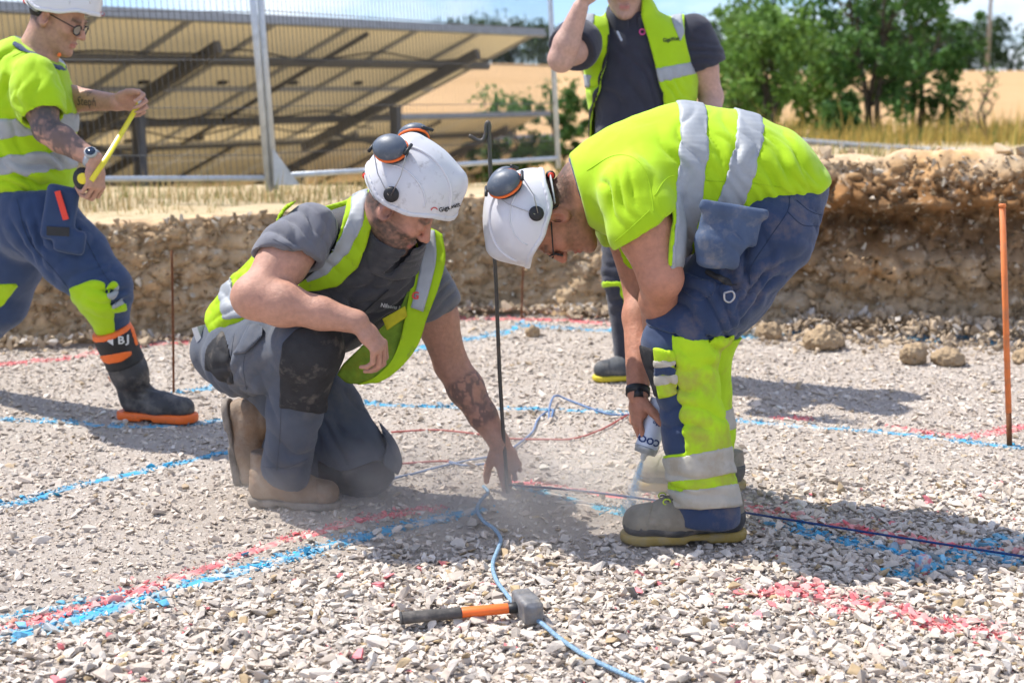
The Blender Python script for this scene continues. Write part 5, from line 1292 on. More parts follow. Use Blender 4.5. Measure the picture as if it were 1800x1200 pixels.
    back = lambda X, Y, Z: (X-pel[0])*fr[0]+(Y-pel[1])*fr[1]+(Z-pel[2])*fr[2]+.02
    rr_, hh_, ll_ = region(right), region(hole, ymax=4.30*DK), region(left)
    keep = either(lambda X, Y, Z: np.maximum(rr_(X, Y, Z), -hh_(X, Y, Z)), lambda X, Y, Z: np.maximum(back(X, Y, Z), -np.minimum(_cap(X, Y, Z, shr, elr, .115), _cap(X, Y, Z, shl, ell, .10))))
    vf = [(W(420, 540, 4.3), A(.5, 0, .8), .05, .008, .10), (W(590, 440, 4.05), A(.8, 0, .4), .045, .005, .10), (W(720, 560, 4.2), A(.9, 0, .2), .05, .008, .12), (W(400, 500, 4.3), A(.8, 0, -.6), .05, .007, .1)]
    kw = dict(folds=vf, amp=.0045, fine=8, seed=71)
    vest = cloth(root, 'hivis_vest', VS, .0055, m_hivis_vest, grow=.018, clips=[keep], **kw)
    bb = box_of([W(330, 300, 4.0), W(800, 720, 4.6)], .05)
    # reflective tape: shoulder strips and waist hoop
    cloth(vest, 'reflective_tape', VS, .005, m_refl, grow=.0215, clips=[keep, region([(620, 318), (648, 326), (638, 396), (612, 446), (574, 484), (540, 498), (534, 486), (572, 456), (600, 414), (616, 368)])], **kw)
    cloth(vest, 'reflective_tape', VS, .0055, m_refl, grow=.0215, clips=[keep, region([(380, 488), (402, 470), (412, 520), (440, 545), (425, 560), (392, 560)])], **kw)
    # left front panel: hangs from the shoulder and falls loose over the far thigh
    lp = [([(732, 404), (755, 400), (778, 412)], 4.285), ([(729, 450), (756, 450), (783, 456)], 4.235), ([(722, 500), (745, 503), (770, 508)], 4.205), ([(700, 548), (726, 558), (750, 562)], 4.19),
          ([(664, 582), (698, 602), (735, 606)], 4.175), ([(632, 612), (674, 636), (708, 642)], 4.15), ([(604, 640), (640, 662), (676, 668)], 4.14), ([(592, 660), (616, 678), (644, 674)], 4.15)]
    def fr_(i, f):
        r_, d = lp[i]; x = np.interp(f, [0, .5, 1], [p[0] for p in r_]); y = np.interp(f, [0, .5, 1], [p[1] for p in r_]); return W(x, y, d+.012*(f*2-1)*(i > 2))
    sheet(vest, 'front_panel', [[fr_(i, f0+(1-f0)*k/2) for k in range(3)] for i, f0 in enumerate((0, 0, 0, .25, .55, .66, .72, .74))], m_hivis_vest, seed=3)
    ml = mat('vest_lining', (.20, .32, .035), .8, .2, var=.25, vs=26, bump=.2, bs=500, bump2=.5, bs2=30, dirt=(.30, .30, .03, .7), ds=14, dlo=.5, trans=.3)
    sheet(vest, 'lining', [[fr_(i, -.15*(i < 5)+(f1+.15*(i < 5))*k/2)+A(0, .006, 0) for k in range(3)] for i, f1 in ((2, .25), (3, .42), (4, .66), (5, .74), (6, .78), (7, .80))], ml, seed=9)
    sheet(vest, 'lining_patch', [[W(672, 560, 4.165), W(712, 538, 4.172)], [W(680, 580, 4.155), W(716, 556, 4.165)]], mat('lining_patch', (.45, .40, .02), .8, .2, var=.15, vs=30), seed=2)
    tp = [([(741, 402), (764, 405)], 4.279), ([(740, 450), (767, 453)], 4.228), ([(733, 500), (756, 505)], 4.197), ([(722, 540), (744, 548)], 4.183)]
    sheet(vest, 'reflective_tape', [[W(x, y, d) for x, y in r_] for r_, d in tp], m_refl, seed=3)
    b = MB(); gv, gf = text_mesh('G', .030, 0, .001); c_ = W(730, 520, 4.185); b.add([c_+A(1, .0, 0)*x+A(.1, 0, 1)*y for x, y, z in gv], gf); b.part('vest_logo', m_ink_red, vest, False)
    # trousers
    T = Soft(.05)
    hipr, knr, anr = W(425, 630, 4.29), W(540, 608, 4.03), W(501, 830, 4.21)
    hipl, knl, anl = W(480, 640, 4.52), W(636, 812, 4.41), W(470, 770, 4.60)
    T.ec(pel+t*.06, pel-t*.06+fr*.0, (.155, .115), (.158, .112), lat, .05)
    T.rc(hipr, hipr*.5+knr*.5, .118, .108, .05); T.rc(hipr*.5+knr*.5, knr, .108, .092, .05); T.rc(knr, knr*.5+anr*.5, .088, .075, .04); T.rc(knr*.5+anr*.5, anr, .075, .074, .03)
    T.rc(hipl, hipl*.5+knl*.5, .130, .126, .05); T.rc(hipl*.5+knl*.5, knl, .128, .100, .05); T.rc(knl, knl*.45+anl*.55, .092, .088, .04); T.rc(knl*.45+anl*.55, anl, .088, .078, .03)
    T.cut(unit(anr-knr), anr+unit(anr-knr)*.02, .004) if False else None
    cutr = half(unit(anr-knr)+A(-.25, 0, 0), anr+unit(anr-knr)*.012); cutl = half(unit(anl-knl), anl)
    T.fin += [(either(cutr, lambda X, Y, Z: (W(552, 800, 4.3)[0]-X)+0*Y+0*Z, lambda X, Y, Z: 4.36*DK-Y+0*X+0*Z), .004), (lambda X, Y, Z: .004-Z+0*X+0*Y, .004)]
    tf = [(W(470, 600, 4.15), A(.8, 0, -.5), .05, .008, .12), (W(520, 790, 4.1), A(.35, 0, 1), .05, .006, .08), (W(600, 740, 4.3), A(.8, 0, .5), .06, .008, .14), (W(420, 660, 4.2), A(.9, .2, .3), .04, .005, .12), (W(490, 690, 4.1), A(.9, 0, .3), .06, .004, .10), (W(570, 660, 4.25), A(.7, 0, -.7), .045, .007, .1)]
    kw = dict(folds=tf, amp=.005, fine=8, seed=81)
    tr = cloth(root, 'trousers', T, .0072, m_grey, **kw)
    nr = lambda X, Y, Z: Y-4.22*DK+0*X+0*Z
    cloth(tr, 'knee_pad_pocket', T, .0055, m_pad, grow=.008, clips=[nr, region([(496, 604), (520, 578), (556, 566), (600, 580), (610, 640), (600, 720), (560, 728), (492, 716), (490, 660)])], **kw)
    cloth(tr, 'knee_pad_pocket', T, .006, m_pad, grow=.008, clips=[lambda X, Y, Z: 4.2*DK-Y+0*X+0*Z, region([(560, 810), (600, 830), (690, 800), (700, 880), (560, 890)])], **kw)
    cloth(tr, 'back_panel', T, .006, m_pad, grow=.004, clips=[nr, region([(345, 590), (392, 580), (402, 610), (412, 672), (400, 676), (345, 640)])], **kw)
    cloth(tr, 'belt_loop', T, .0045, m_grey, grow=.012, clips=[nr, region([(436, 566), (464, 572), (462, 590), (432, 620), (408, 622), (420, 602)])], **kw)
    cloth(tr, 'cargo_pocket', T, .0055, m_grey, grow=.018, clips=[lambda X, Y, Z: 4.25*DK-Y+0*X+0*Z, region([(664, 738), (712, 756), (712, 806), (700, 836), (672, 815), (680, 780)])], **kw)
    MB().box(W(354, 590, 4.36), (.010, .022, .030), [unit(A(.9, -.3, .3)), unit(A(.3, .95, 0)), unit(A(-.3, 0, .95))]).part('care_label', m_ink_wht, tr, False)
    m_st = mat('slate_stitching', (.078, .088, .108), .8, var=.1)
    seam('seam', tr, [[(500, 600), (492, 640), (494, 700), (492, 760), (486, 826)], [(412, 586), (405, 640), (410, 676)], [(440, 590), (428, 640), (434, 690)], [(640, 720), (668, 760), (682, 810)], [(462, 820), (500, 822), (540, 806)]], m_st, tr)
    # boots
    boot(root, A(G(490, 885)[0], 4.165, .004), A(1, -.18, 0), A(0, 0, 1), m_tan, m_tansole, .17, None, sc=.98, seed=4)
    ba = W(428, 845, 4.56); ba[2] = .20
    boot(root, W(400, 752, 4.55)+A(.0, 0, 0), A(.16, -.06, -1), A(1, -.12, .16), m_tan, m_tansole, .17, None, sc=1.02, seed=5)
    print_on('hat_lettering', hat, text_mesh('Gigawatt', .018, 0, .0004), 789, 364, 590, .30, m_ink_blk, root); print_on('hat_logo', hat, ring2(.011, .0080, 10, .3, 2.9), 763, 370, 590, .1, m_ink_red, root)
    return root, hat, HM, hc, wrl
def _cap(X, Y, Z, a, b, r):
    d = b-a; x, y, z = X-a[0], Y-a[1], Z-a[2]; t = np.clip((x*d[0]+y*d[1]+z*d[2])/(d@d), -.3, 1)
    return np.sqrt((x-t*d[0])**2+(y-t*d[1])**2+(z-t*d[2])**2)-r
def torso_pt(S, p, n, lift):
    p = np.asarray(p, float)+n*.2
    for _ in range(60): p = p-n*(S.at(p[None])[0]-lift)*.7
    return p
def sheet(root, name, grid, m, seed=0, th=.003, n=6):
    g = np.array(grid); rows = [smoothpath(r_, n) for r_ in g]; cols = np.array([smoothpath([r_[j] for r_ in rows], n) for j in range(len(rows[0]))])
    a, b = cols.shape[:2]; P = cols.reshape(-1, 3); i = np.arange(a*b).reshape(a, b)
    F = np.stack([i[:-1, :-1].ravel(), i[1:, :-1].ravel(), i[1:, 1:].ravel(), i[:-1, 1:].ravel()], 1); N = normals(P, F)
    P = P+N*((fbm(P*22, 3, seed)-.5)*.016)[:, None]
    V = np.vstack([P, P+N*th]); F2 = F[:, ::-1]+a*b
    edge = np.concatenate([i[0], i[1:, -1], i[-1, ::-1][1:], i[::-1, 0][1:]]); ef = np.array([[edge[k], edge[(k+1) % len(edge)], edge[(k+1) % len(edge)]+a*b, edge[k]+a*b] for k in range(len(edge)-1)])
    return put(name, V, np.vstack([F, F2, ef]).astype(np.int32), m, root)
PB, HATB, HMB, HCB, WRL = kneeling_worker()
# ------------------------------------------------------------ the striding worker with the tape measure, at the left edge
def striding_worker():
    global DK; DK = 1.0
    root = thing('person', 'man striding in yellow T-shirt and tall rubber boots, holding a tape measure', 'person', A(-1.75, 5.35, 0), 'site workers')
    hc = W(103, 30, 5.36); HM = head_frame(A(.86, -.12, -.42), A(.44, -.06, .88))
    neck = W(66, 92, 5.36); pel = W(55, 362, 5.36)
    shr, shl = W(58, 134, 5.16), W(62, 128, 5.55)
    elr, wrr = W(82, 228, 5.08), W(166, 282, 5.02)
    ell, wrl = W(96, 172, 5.52), W(206, 180, 5.30)
    lat = A(.12, .99, 0); lat = unit(lat)
    B = head_parts(.98).xf(HM, hc)
    B.rc(hc+HM@A(-.03, 0, -.04), neck, .060, .066, .03); B.rc(hc+HM@A(.0, 0, -.06), neck, .05, .06, .03)
    B.ec(neck-A(0, 0, .06), pel+A(0, 0, .15), (.13, .06), (.08, .06), lat, .04)
    for s, e, w in ((shr, elr, wrr), (shl, ell, wrl)):
        B.chain([s, s*.5+e*.5, e], [.066, .062, .047], .03); B.chain([e, e*.7+w*.3, w], [.047, .048, .030], .02)
    hand(B, wrr, A(.02, -.1, -1), A(-.75, .5, 0), True, ((.8, 1., .5),)*4, thumb=(.5, .9, .6), sc=1.05)
    hand(B, wrl, A(1, -.12, .10), A(.0, -.9, -.45), False, ((.9, .9, .4), (1., 1., .5), (1., 1., .5), (1.1, 1., .5)), thumb=(.45, 1.0, .35), sc=1.05)
    V, F = B.mesh(.0046); C = skin_col(V, (.54, .295, .205), 23, .15); C = face_col(C, V, hc, HM, .98, (.05, .034, .026), (.16, .10, .07), .25, red=.25)
    C = tattoo(C, V, shr, elr, .55, 1.2, 41, sc=30, str_=.75); C = tattoo(C, V, elr, wrr, -.2, .90, 43, sc=34, str_=.78)
    put('body', V, F, m_skin, root, col=C)
    S = Soft(.01); S.el((-.02, 0, .024), (.098, .0785, .095)); S.cut((1, 0, .3), (-.02, 0, -.01), .01); S.cut((0, 0, -1), (0, 0, -.045), .012); V, F = S.mesh(.005)
    place_mesh('hair', mesh_np('hair', V, F), m_hairdk, root, HM, hc)
    hat = helmet(root, hc, HM, m_whitec, ()); spectacles(root, hc+HM@A(0, 0, -.004), HM, .98, mat('clear_lens', (.30, .26, .22), .1, .6, var=.05))
    # T-shirt
    S = Soft(.05); Q = [W(45, 352, 5.36), W(34, 270, 5.36), W(36, 190, 5.36), W(46, 130, 5.36), neck]
    rd = [(.185, .170), (.200, .195), (.212, .190), (.200, .130), (.085, .078)]
    for i in range(len(Q)-1): S.ec(Q[i], Q[i+1], rd[i], rd[i+1], lat, .05)
    for s, e in ((shr, elr), (shl, ell)): S.chain([s, s*.6+e*.4, s*.2+e*.8], [.080, .079, .077], .05)
    hr = half(unit(elr-shr)+A(.05, 0, 0), W(78, 205, 5.1)); hl = half(unit(ell-shl), W(100, 162, 5.5))
    S.fin += [(either(hr, lambda X, Y, Z: 5.225-Y+0*X+0*Z, lambda X, Y, Z: -_cap(X, Y, Z, shr, elr, .112)), .004), (either(hl, lambda X, Y, Z: X-W(130, 160, 5.5)[0]+0*Y+0*Z, lambda X, Y, Z: Y-5.42+0*X+0*Z), .004)]
    S.cut((0, 0, -1), W(60, 336, 5.3), .01); nk = half(A(.55, 0, .83), W(78, 96, 5.36)); S.fin.append((either(nk, lambda X, Y, Z: .125-np.sqrt((X-neck[0])**2+(Y-neck[1])**2+(Z-neck[2])**2)), .004))
    S.p.append((lambda X, Y, Z: np.maximum(_arm(X, Y, Z, shr, elr, .068), -.03-hr(X, Y, Z)), np.minimum(shr, elr)-.12, np.maximum(shr, elr)+.12, .004, 's'))
    kw = dict(folds=[(W(60, 170, 5.1), A(.9, 0, .4), .06, .005, .10), (W(100, 250, 5.2), A(.5, 0, .8), .06, .009, .15), (W(30, 260, 5.2), A(.6, 0, .7), .07, .008, .15), (W(70, 320, 5.2), A(.3, 0, 1), .05, .009, .13), (W(20, 130, 5.2), A(.8, 0, -.5), .05, .007, .12)], amp=.006, fine=7, seed=91)
    sh = cloth(root, 't_shirt', S, .0075, m_hivis, **kw)
    arm_away = lambda X, Y, Z: -_cap(X, Y, Z, shr, shr*.3+elr*.7, .112)
    cloth(sh, 'reflective_band', S, .0065, m_refl, grow=.005, clips=[slab(A(-.10, 0, 1), W(60, 222, 5.2), .034), arm_away], **kw)
    cloth(sh, 'reflective_band', S, .0065, m_refl, grow=.005, clips=[slab(A(-.06, 0, 1), W(60, 286, 5.2), .036)], **kw)
    cloth(sh, 'collar', S, .005, m_blue, grow=.003, clips=[slab(A(.55, 0, .83), W(78, 96, 5.36)-unit(A(.55, 0, .83))*.007, .007, .13)], amp=.001)
    MB().lathe(W(104, 97, 5.22), A(.5, -.8, .2), [(0, .007), (.005, .007)], 12).part('orange_stud', m_orange, sh)
    # trousers
    T = Soft(.05); hipr, knr, anr = W(66, 382, 5.26), W(184, 508, 5.20), W(199, 572, 5.235); hipl, knl, anl = W(40, 380, 5.46), W(2, 530, 5.62), W(-95, 640, 5.9)
    T.ec(W(58, 340, 5.36), W(55, 385, 5.36), (.175, .155), (.18, .16), lat, .05)
    T.rc(hipr, hipr*.45+knr*.55, .145, .118, .05); T.rc(hipr*.45+knr*.55, knr, .118, .098, .05); T.rc(knr, anr, .094, .058, .04)
    T.rc(hipl, hipl*.5+knl*.5, .14, .115, .05); T.rc(hipl*.5+knl*.5, knl, .115, .105, .05); T.rc(knl, anl, .10, .08, .04)
    T.cut((0, 0, 1), W(60, 332, 5.3), .01)
    kw = dict(folds=[(W(120, 450, 5.1), A(.7, 0, -.5), .06, .007, .14), (W(195, 510, 5.1), A(.3, 0, 1), .05, .008, .1), (W(60, 420, 5.1), A(.8, 0, .4), .07, .007, .15)], amp=.005, fine=8, seed=95)
    tr = cloth(root, 'trousers', T, .0085, m_blue, **kw)
    nr = lambda X, Y, Z: Y-5.36+0*X+0*Z; fa = lambda X, Y, Z: 5.40-Y+0*X+0*Z
    cloth(tr, 'hivis_panel', T, .006, m_hivis, grow=.012, clips=[nr, region([(120, 508), (160, 492), (182, 500), (198, 540), (204, 600), (150, 610)])], **kw)
    cloth(tr, 'hivis_panel', T, .0065, m_hivis, grow=.005, clips=[fa, region([(-60, 500), (34, 499), (8, 535), (-40, 570)])], **kw)
    for p, m in (([(186, 508), (200, 496), (206, 503), (190, 517)], m_hivis), ([(190, 517), (206, 503), (212, 512), (194, 524)], m_refl), ([(196, 534), (216, 524), (219, 533), (198, 542)], m_refl), ([(198, 542), (220, 533), (223, 546), (198, 548)], m_hivis)):
        cloth(tr, 'pocket_tab', T, .0055, m, grow=.019, clips=[nr, region(p)], **kw)
    hp = Soft(.02); c = W(106, 375, 5.085); hp.box(c, (.058, .022, .10), [unit(A(.95, 0, -.2)), A(0, 1, 0), unit(A(.2, 0, .95))], .018); hp.box(c+A(.03, .0, -.10), (.055, .020, .045), [unit(A(.95, 0, -.2)), A(0, 1, 0), unit(A(.2, 0, .95))], .018)
    pk = cloth(tr, 'holster_pocket', hp, .006, m_blue, amp=.002)
    MB().box(c+A(-.004, -.024, -.062), (.040, .003, .016), [unit(A(.95, 0, -.05)), A(0, 1, 0), unit(A(.05, 0, .95))]).part('pocket_flap', m_blk, pk, False)
    MB().bar(W(101, 336, 5.05), W(116, 386, 5.045), .020, .008, (0, 1, 0)).part('marker_pen', m_red, pk, False)
    seam('seam', sh, [[(22, 100), (45, 92), (78, 105), (98, 140), (104, 170)], [(46, 182), (72, 192), (98, 190)]], mat('shirt_seam', (.30, .46, .02)), sh)
    seam('seam', tr, [[(30, 350), (50, 420), (100, 480), (120, 506)], [(140, 400), (176, 470), (196, 500)]], mat('dark_stitching', (.022, .035, .07)), tr)
    # tall rubber boot
    for side, (ft, kn_, an_, fw) in enumerate(((A(G(254, 737)[0], 5.30, .004), W(201, 592, 5.235), W(243, 690, 5.29), A(1, -.22, .0)), (A(W(-120, 640, 5.9)[0], 5.95, .10), W(-70, 590, 5.80), W(-110, 640, 5.93), A(.75, .1, -.66)))):
        bo = Soft(.035); f = unit(fw); sidev = unit(np.cross(A(0, 0, 1), f)); upv = np.cross(f, sidev)
        P = lambda x, y, z: ft+f*x+sidev*y+upv*z
        bo.ec(kn_, kn_*.4+an_*.6, (.078, .072), (.064, .066), sidev); bo.ec(kn_*.4+an_*.6, P(-.03, 0, .11), (.064, .066), (.052, .066), sidev); bo.ec(P(-.035, 0, .07), P(.07, 0, .06), (.047, .055), (.051, .05), sidev); bo.ec(P(.07, 0, .057), P(.165, 0, .052), (.051, .048), (.049, .044), sidev)
        bo.cut(-upv, P(0, 0, .028), .008); ax = unit(kn_-an_); bo.cut(ax, kn_+ax*.035, .004)
        b_ = cloth(root, 'rubber_boot', bo, .0055, m_rubber, folds=[(P(-.02, 0, .14), upv, .03, .004, .07)], amp=.0015, fine=14)
        so = Soft(.01); so.ec(P(-.055, 0, .016), P(.04, 0, .016), (.048, .05), (.048, .05), sidev, cap=.05); so.ec(P(.04, 0, .016), P(.165, 0, .016), (.050, .05), (.058, .05), sidev, cap=.058); so.cut(-upv, P(0, 0, 0), .005); so.cut(upv, P(0, 0, .034), .005); so.box(P(.035, 0, 0), (.024, .1, .010), [f, sidev, upv], .004, op='s', k=.005)
        cloth(b_, 'sole', so, .0045, m_orange, amp=0)
        cloth(b_, 'cuff_band', bo, .005, m_blk, grow=.003, clips=[slab(ax, kn_-ax*.045, .066, .12)], amp=0)
        cloth(b_, 'orange_trim', bo, .0045, m_orange, grow=.006, clips=[slab(ax, kn_+ax*.027, .010, .12)], amp=0)
        if side == 0:
            cloth(b_, 'orange_trim', bo, .0045, m_orange, grow=.006, clips=[region([(172, 626), (232, 616), (232, 624), (214, 636), (190, 640), (176, 634)], 5.26)], amp=0)
            cloth(b_, 'orange_trim', bo, .0045, m_orange, grow=.005, clips=[region([(222, 556), (230, 556), (244, 606), (238, 608)], 5.30)], amp=0)
            cloth(b_, 'orange_trim', bo, .004, m_orange, grow=.005, clips=[region([(192, 662), (204, 700), (208, 720), (203, 722), (196, 700), (186, 660)], 5.28)], amp=0)
            xd = A(1, .05, 0); yd = A(-.25, 0, 1); fz = bo
            stick('boot_logo', poly2([(-.030, .0), (-.008, .017), (-.008, -.017)]), W(203, 599, 5.16), xd, yd, bo, m_ink_wht, b_, .006)
            stick('boot_logo', text_mesh('B', .040, 0, .001), W(212, 599, 5.16), xd, yd, bo, m_ink_wht, b_, .006); stick('boot_logo', text_mesh('J', .040, 0, .001), W(222, 598, 5.16), xd, yd, bo, m_ink_wht, b_, .006)
    # wristwatch
    d = unit(wrr-elr); w0 = wrr-d*.012
    b = MB(); b.tube([w0-d*.010, w0+d*.010], .036, 20); wt = b.part('watch_strap', mat('grey_watch', (.38, .40, .42), .4, .5, var=.1), root)
    dn = unit(A(.45, -.75, .35)-d*np.dot(A(.45, -.75, .35), d)); b = MB(); b.lathe(w0+dn*.030, dn, [(0, .022), (.010, .022), (.013, .019)], 20); b.part('watch_case', mat('grey_watch', (.38, .40, .42)), wt)
    b = MB(); b.lathe(w0+dn*.043, dn, [(0, .0175), (.0015, .0175)], 20); b.part('watch_dial', mat('watch_dial', (.015, .03, .06), .2, .5), wt)
    # name tattoo on the far forearm
    b = Soft(.01); b.chain([ell, ell*.7+wrl*.3, wrl], [.047, .048, .030], .02); fa_ = unit(wrl-ell); tcn = ell*.35+wrl*.65
    xd = fa_; yd = unit(A(0, 0, 1)-fa_*fa_[2])
    stick('tattoo_lettering', text_mesh('Steph', .046, .25, .0), tcn-A(0, .0, .004), xd, yd, b, m_tattoo, root, .0022)
    hv = np.array([(0, -.010), (.009, .002), (.007, .008), (.003, .008), (0, .004), (-.003, .008), (-.007, .008), (-.009, .002)])
    ht = MB(); 
    stick('tattoo_heart', (np.array([(x, y, 0) for x, y in np.vstack([hv, hv*.72])]), [(i, (i+1) % 8, 8+(i+1) % 8, 8+i) for i in range(8)]), tcn+yd*.026+xd*.006, xd, yd, b, m_tattoo, root, .0022)
    # logo ring on the hat
    print_on('hat_logo', hat, ring2(.010, .0072), 180, 24, 460, 0, m_ink_red, root)
    return root, wrr, wrl
def hat_root(h): return h.parent
PC, WRC, WLC = striding_worker()
# ------------------------------------------------------------ the standing worker behind, head out of the frame
def standing_worker():
    global DK; DK = 1.0
    root = thing('person', 'man standing behind in open yellow vest over navy polo, hand to his head', 'person', A(.52, 6.08, 0), 'site workers')
    hc = W(1099, -26, 6.02); HM = head_frame(A(-.10, -.95, -.25), A(-.02, -.25, .96))
    neck = W(1110, 32, 6.08); pel = W(1130, 285, 6.1); lat = unit(A(.98, .12, 0))              # his left is to the right
    shr, shl = W(1028, 66, 6.03), W(1218, 62, 6.12); elr, wrr = W(986, 104, 5.78), W(1020, 14, 5.74); ell, wrl = W(1250, 172, 6.14), W(1238, 262, 5.95)
    B = head_parts(1.0).xf(HM, hc); B.rc(hc+HM@A(-.03, 0, -.04), neck, .062, .068, .03); B.rc(hc+HM@A(.0, 0, -.06), neck, .054, .064, .03)
    B.ec(neck-A(0, 0, .06), pel+A(0, 0, .15), (.13, .06), (.08, .06), lat, .04)
    for s, e, w in ((shr, elr, wrr), (shl, ell, wrl)):
        B.chain([s, s*.5+e*.5, e], [.068, .064, .050], .03); B.chain([e, e*.7+w*.3, w], [.050, .052, .032], .02)
    hand(B, wrr, A(.35, -.05, .9), A(.75, -.1, -.3), True, ((.4, .5, .3),)*4, sc=1.05); hand(B, wrl, A(-.3, -.4, -.8), A(-.7, .5, 0), False, ((.5, .6, .3),)*4, sc=1.05)
    V, F = B.mesh(.0056); C = skin_col(V, (.55, .335, .26), 33, .12); C = face_col(C, V, hc, HM, 1.0, (.06, .045, .03), (.2, .13, .1), .25, red=.3)
    put('body', V, F, m_skin, root, col=C)
    helmet(root, hc, HM, m_whitec, ())
    S = Soft(.05); Q = [pel-A(0, 0, .05), pel+A(0, 0, .12), W(1128, 150, 6.1), W(1124, 92, 6.1), neck+A(0, 0, .0)]
    rd = [(.185, .15), (.195, .165), (.205, .150), (.205, .125), (.092, .096)]
    for i in range(len(Q)-1): S.ec(Q[i], Q[i+1], rd[i], rd[i+1], lat, .05)
    torso = S.copy()
    for s, e in ((shr, elr), (shl, ell)): S.chain([s, s*.6+e*.4, s*.3+e*.7], [.088, .094, .090], .05)
    hr = half(unit(elr-shr)+A(.0, 0, -.3), W(1008, 96, 5.9)); hl = half(unit(ell-shl), W(1243, 117, 6.1))
    S.fin += [(either(hr, lambda X, Y, Z: W(1045, 90, 6)[0]-X+0*Y+0*Z), .004), (either(hl, lambda X, Y, Z: X-W(1205, 90, 6)[0]+0*Y+0*Z), .004)]
    S.cut(unit(A(0, -.15, 1)), neck+A(0, 0, .035), .004)
    po = cloth(root, 'polo_shirt', S, .008, m_polo, folds=[(W(1130, 170, 5.95), A(.8, 0, .4), .08, .006, .16), (W(1240, 90, 6.0), A(.4, 0, 1), .05, .005, .1)], amp=.004, fine=7, seed=101)
    ca = unit(A(0, -.35, 1)); co = Soft(.008); co.ec(neck-ca*.06, neck+ca*.045, (.118, .118), (.104, .106), lat, cap=.02); co.ec(neck-ca*.12, neck+ca*.12, (.082, .082), (.082, .082), lat, op='s', k=.004, cap=.02); co.cut(ca, neck+ca*.04, .004); co.box(neck+A(-.0, -.10, .0), (.018, .07, .07), rad=.004, op='s', k=.006)
    cloth(po, 'collar', co, .0055, m_polo, amp=.001)
    MB().bar(W(1085, 55, 5.93), W(1093, 72, 5.925), .008, .003, (0, 1, 0)).part('pen', m_wire, po, False)
    stick('polo_logo', ring2(.014, .008), W(1131, 56, 5.95), lat, A(0, 0, 1), torso, mat('pink_print', (.6, .08, .25), .7), po, .006)
    # open vest
    VS = torso.copy(); VS.el(shr+A(.02, 0, 0), (.07, .08, .07), k=.05); VS.el(shl-A(.02, 0, 0), (.07, .08, .07), k=.05); VS.cut((0, 0, -1), pel+A(0, 0, -.04), .01)
    right = [(1046, -20), (1062, 0), (1072, 60), (1070, 90), (1058, 140), (1042, 200), (1036, 270), (1030, 330), (990, 330), (1004, 250), (1010, 150), (1022, 60), (1030, 10)]
    left = [(1128, -20), (1128, 30), (1145, 90), (1166, 170), (1180, 230), (1200, 330), (1260, 330), (1246, 200), (1230, 140), (1214, 110), (1202, 60), (1205, 0), (1200, -20)]
    rr_, ll_ = region(right), region(left)
    keep = either(lambda X, Y, Z: np.maximum(rr_(X, Y, Z), Y-6.12), lambda X, Y, Z: np.maximum(ll_(X, Y, Z), Y-6.12), lambda X, Y, Z: np.maximum(6.1-Y+0*X, -np.minimum(_cap(X, Y, Z, shr, elr, .11), _cap(X, Y, Z, shl, ell, .11))))
    kw = dict(folds=[(W(1190, 200, 5.95), A(.9, 0, .2), .06, .008, .14), (W(1040, 160, 5.95), A(1, 0, .1), .05, .006, .12)], amp=.005, fine=7, seed=105)
    ve = cloth(root, 'hivis_vest', VS, .0062, m_hivis, grow=.022, clips=[keep], **kw)
    tape = lambda p: cloth(ve, 'reflective_tape', VS, .0055, m_refl, grow=.026, clips=[keep, region(p, 6.12)], **kw)
    tape([(1028, 20), (1048, 10), (1040, 70), (1022, 70)]); tape([(1008, 130), (1040, 132), (1036, 156), (1004, 152)])
    tape([(1168, -20), (1195, -20), (1202, 60), (1196, 75), (1182, 40)]); tape([(1148, 122), (1222, 108), (1230, 128), (1158, 146)])
    cloth(ve, 'zip', VS, .0045, m_blk, grow=.0265, clips=[keep, region([(1068, 60), (1072, 60), (1070, 92), (1056, 142), (1038, 205), (1032, 270), (1028, 270), (1033, 205), (1051, 140), (1066, 90)], 6.12)], **kw)
    cloth(ve, 'pocket_zip', VS, .0045, m_blk, grow=.0265, clips=[keep, region([(1046, 55), (1050, 56), (1030, 114), (1026, 112)], 6.12)], **kw)
    print_on('vest_logo', ve, ring2(.013, .009, 14, .5, 2*math.pi), 1158, 77, 405, .1, m_ink_red, ve, .003)
    print_on('vest_lettering', ve, text_mesh('GigaWatt', .024, 0, .0006), 1180, 70, 330, .12, m_ink_blk, ve, .003, 1.2)
    # trousers and boots
    T = Soft(.05); T.ec(pel+A(0, 0, .05), pel-A(0, 0, .06), (.18, .14), (.19, .14), lat, .05)
    for h_, k_, a_ in ((W(1100, 310, 6.1), W(1100, 480, 6.05), W(1112, 630, 6.1)), (W(1170, 310, 6.1), W(1185, 480, 6.15), W(1190, 630, 6.22))):
        T.rc(h_, k_, .125, .095, .05); T.rc(k_, a_, .092, .078, .04)
    kw = dict(folds=[(W(1100, 480, 6), A(.1, 0, 1), .05, .006, .15)], amp=.005, fine=8, seed=109)
    tr = cloth(root, 'trousers', T, .010, m_polo, **kw)
    near = lambda X, Y, Z: Y-6.1+0*X+0*Z
    for p in ([(1060, 496), (1108, 494), (1108, 502), (1060, 504)], [(1087, 502), (1096, 502), (1106, 540), (1098, 542)]): cloth(tr, 'hivis_trim', T, .0055, m_hivis, grow=.006, clips=[near, region(p)], **kw)
    boot(root, A(G(1118, 662)[0], 6.08, .004), A(-.96, -.28, 0), A(0, 0, 1), mat('grey_boot', (.075, .080, .085), .7, .3, var=.2, vs=20, dirt=(.3, .27, .23, .5), ds=14), mat('bright_yellow_sole', (.62, .50, .04), .6, var=.1), .15, None, seed=7)
    boot(root, A(G(1195, 650)[0], 6.22, .004), A(-.3, -.95, 0), A(0, 0, 1), MATS['grey_boot'], MATS['bright_yellow_sole'], .15, None, seed=8)
    return root
PD = standing_worker()
DK = 1.0
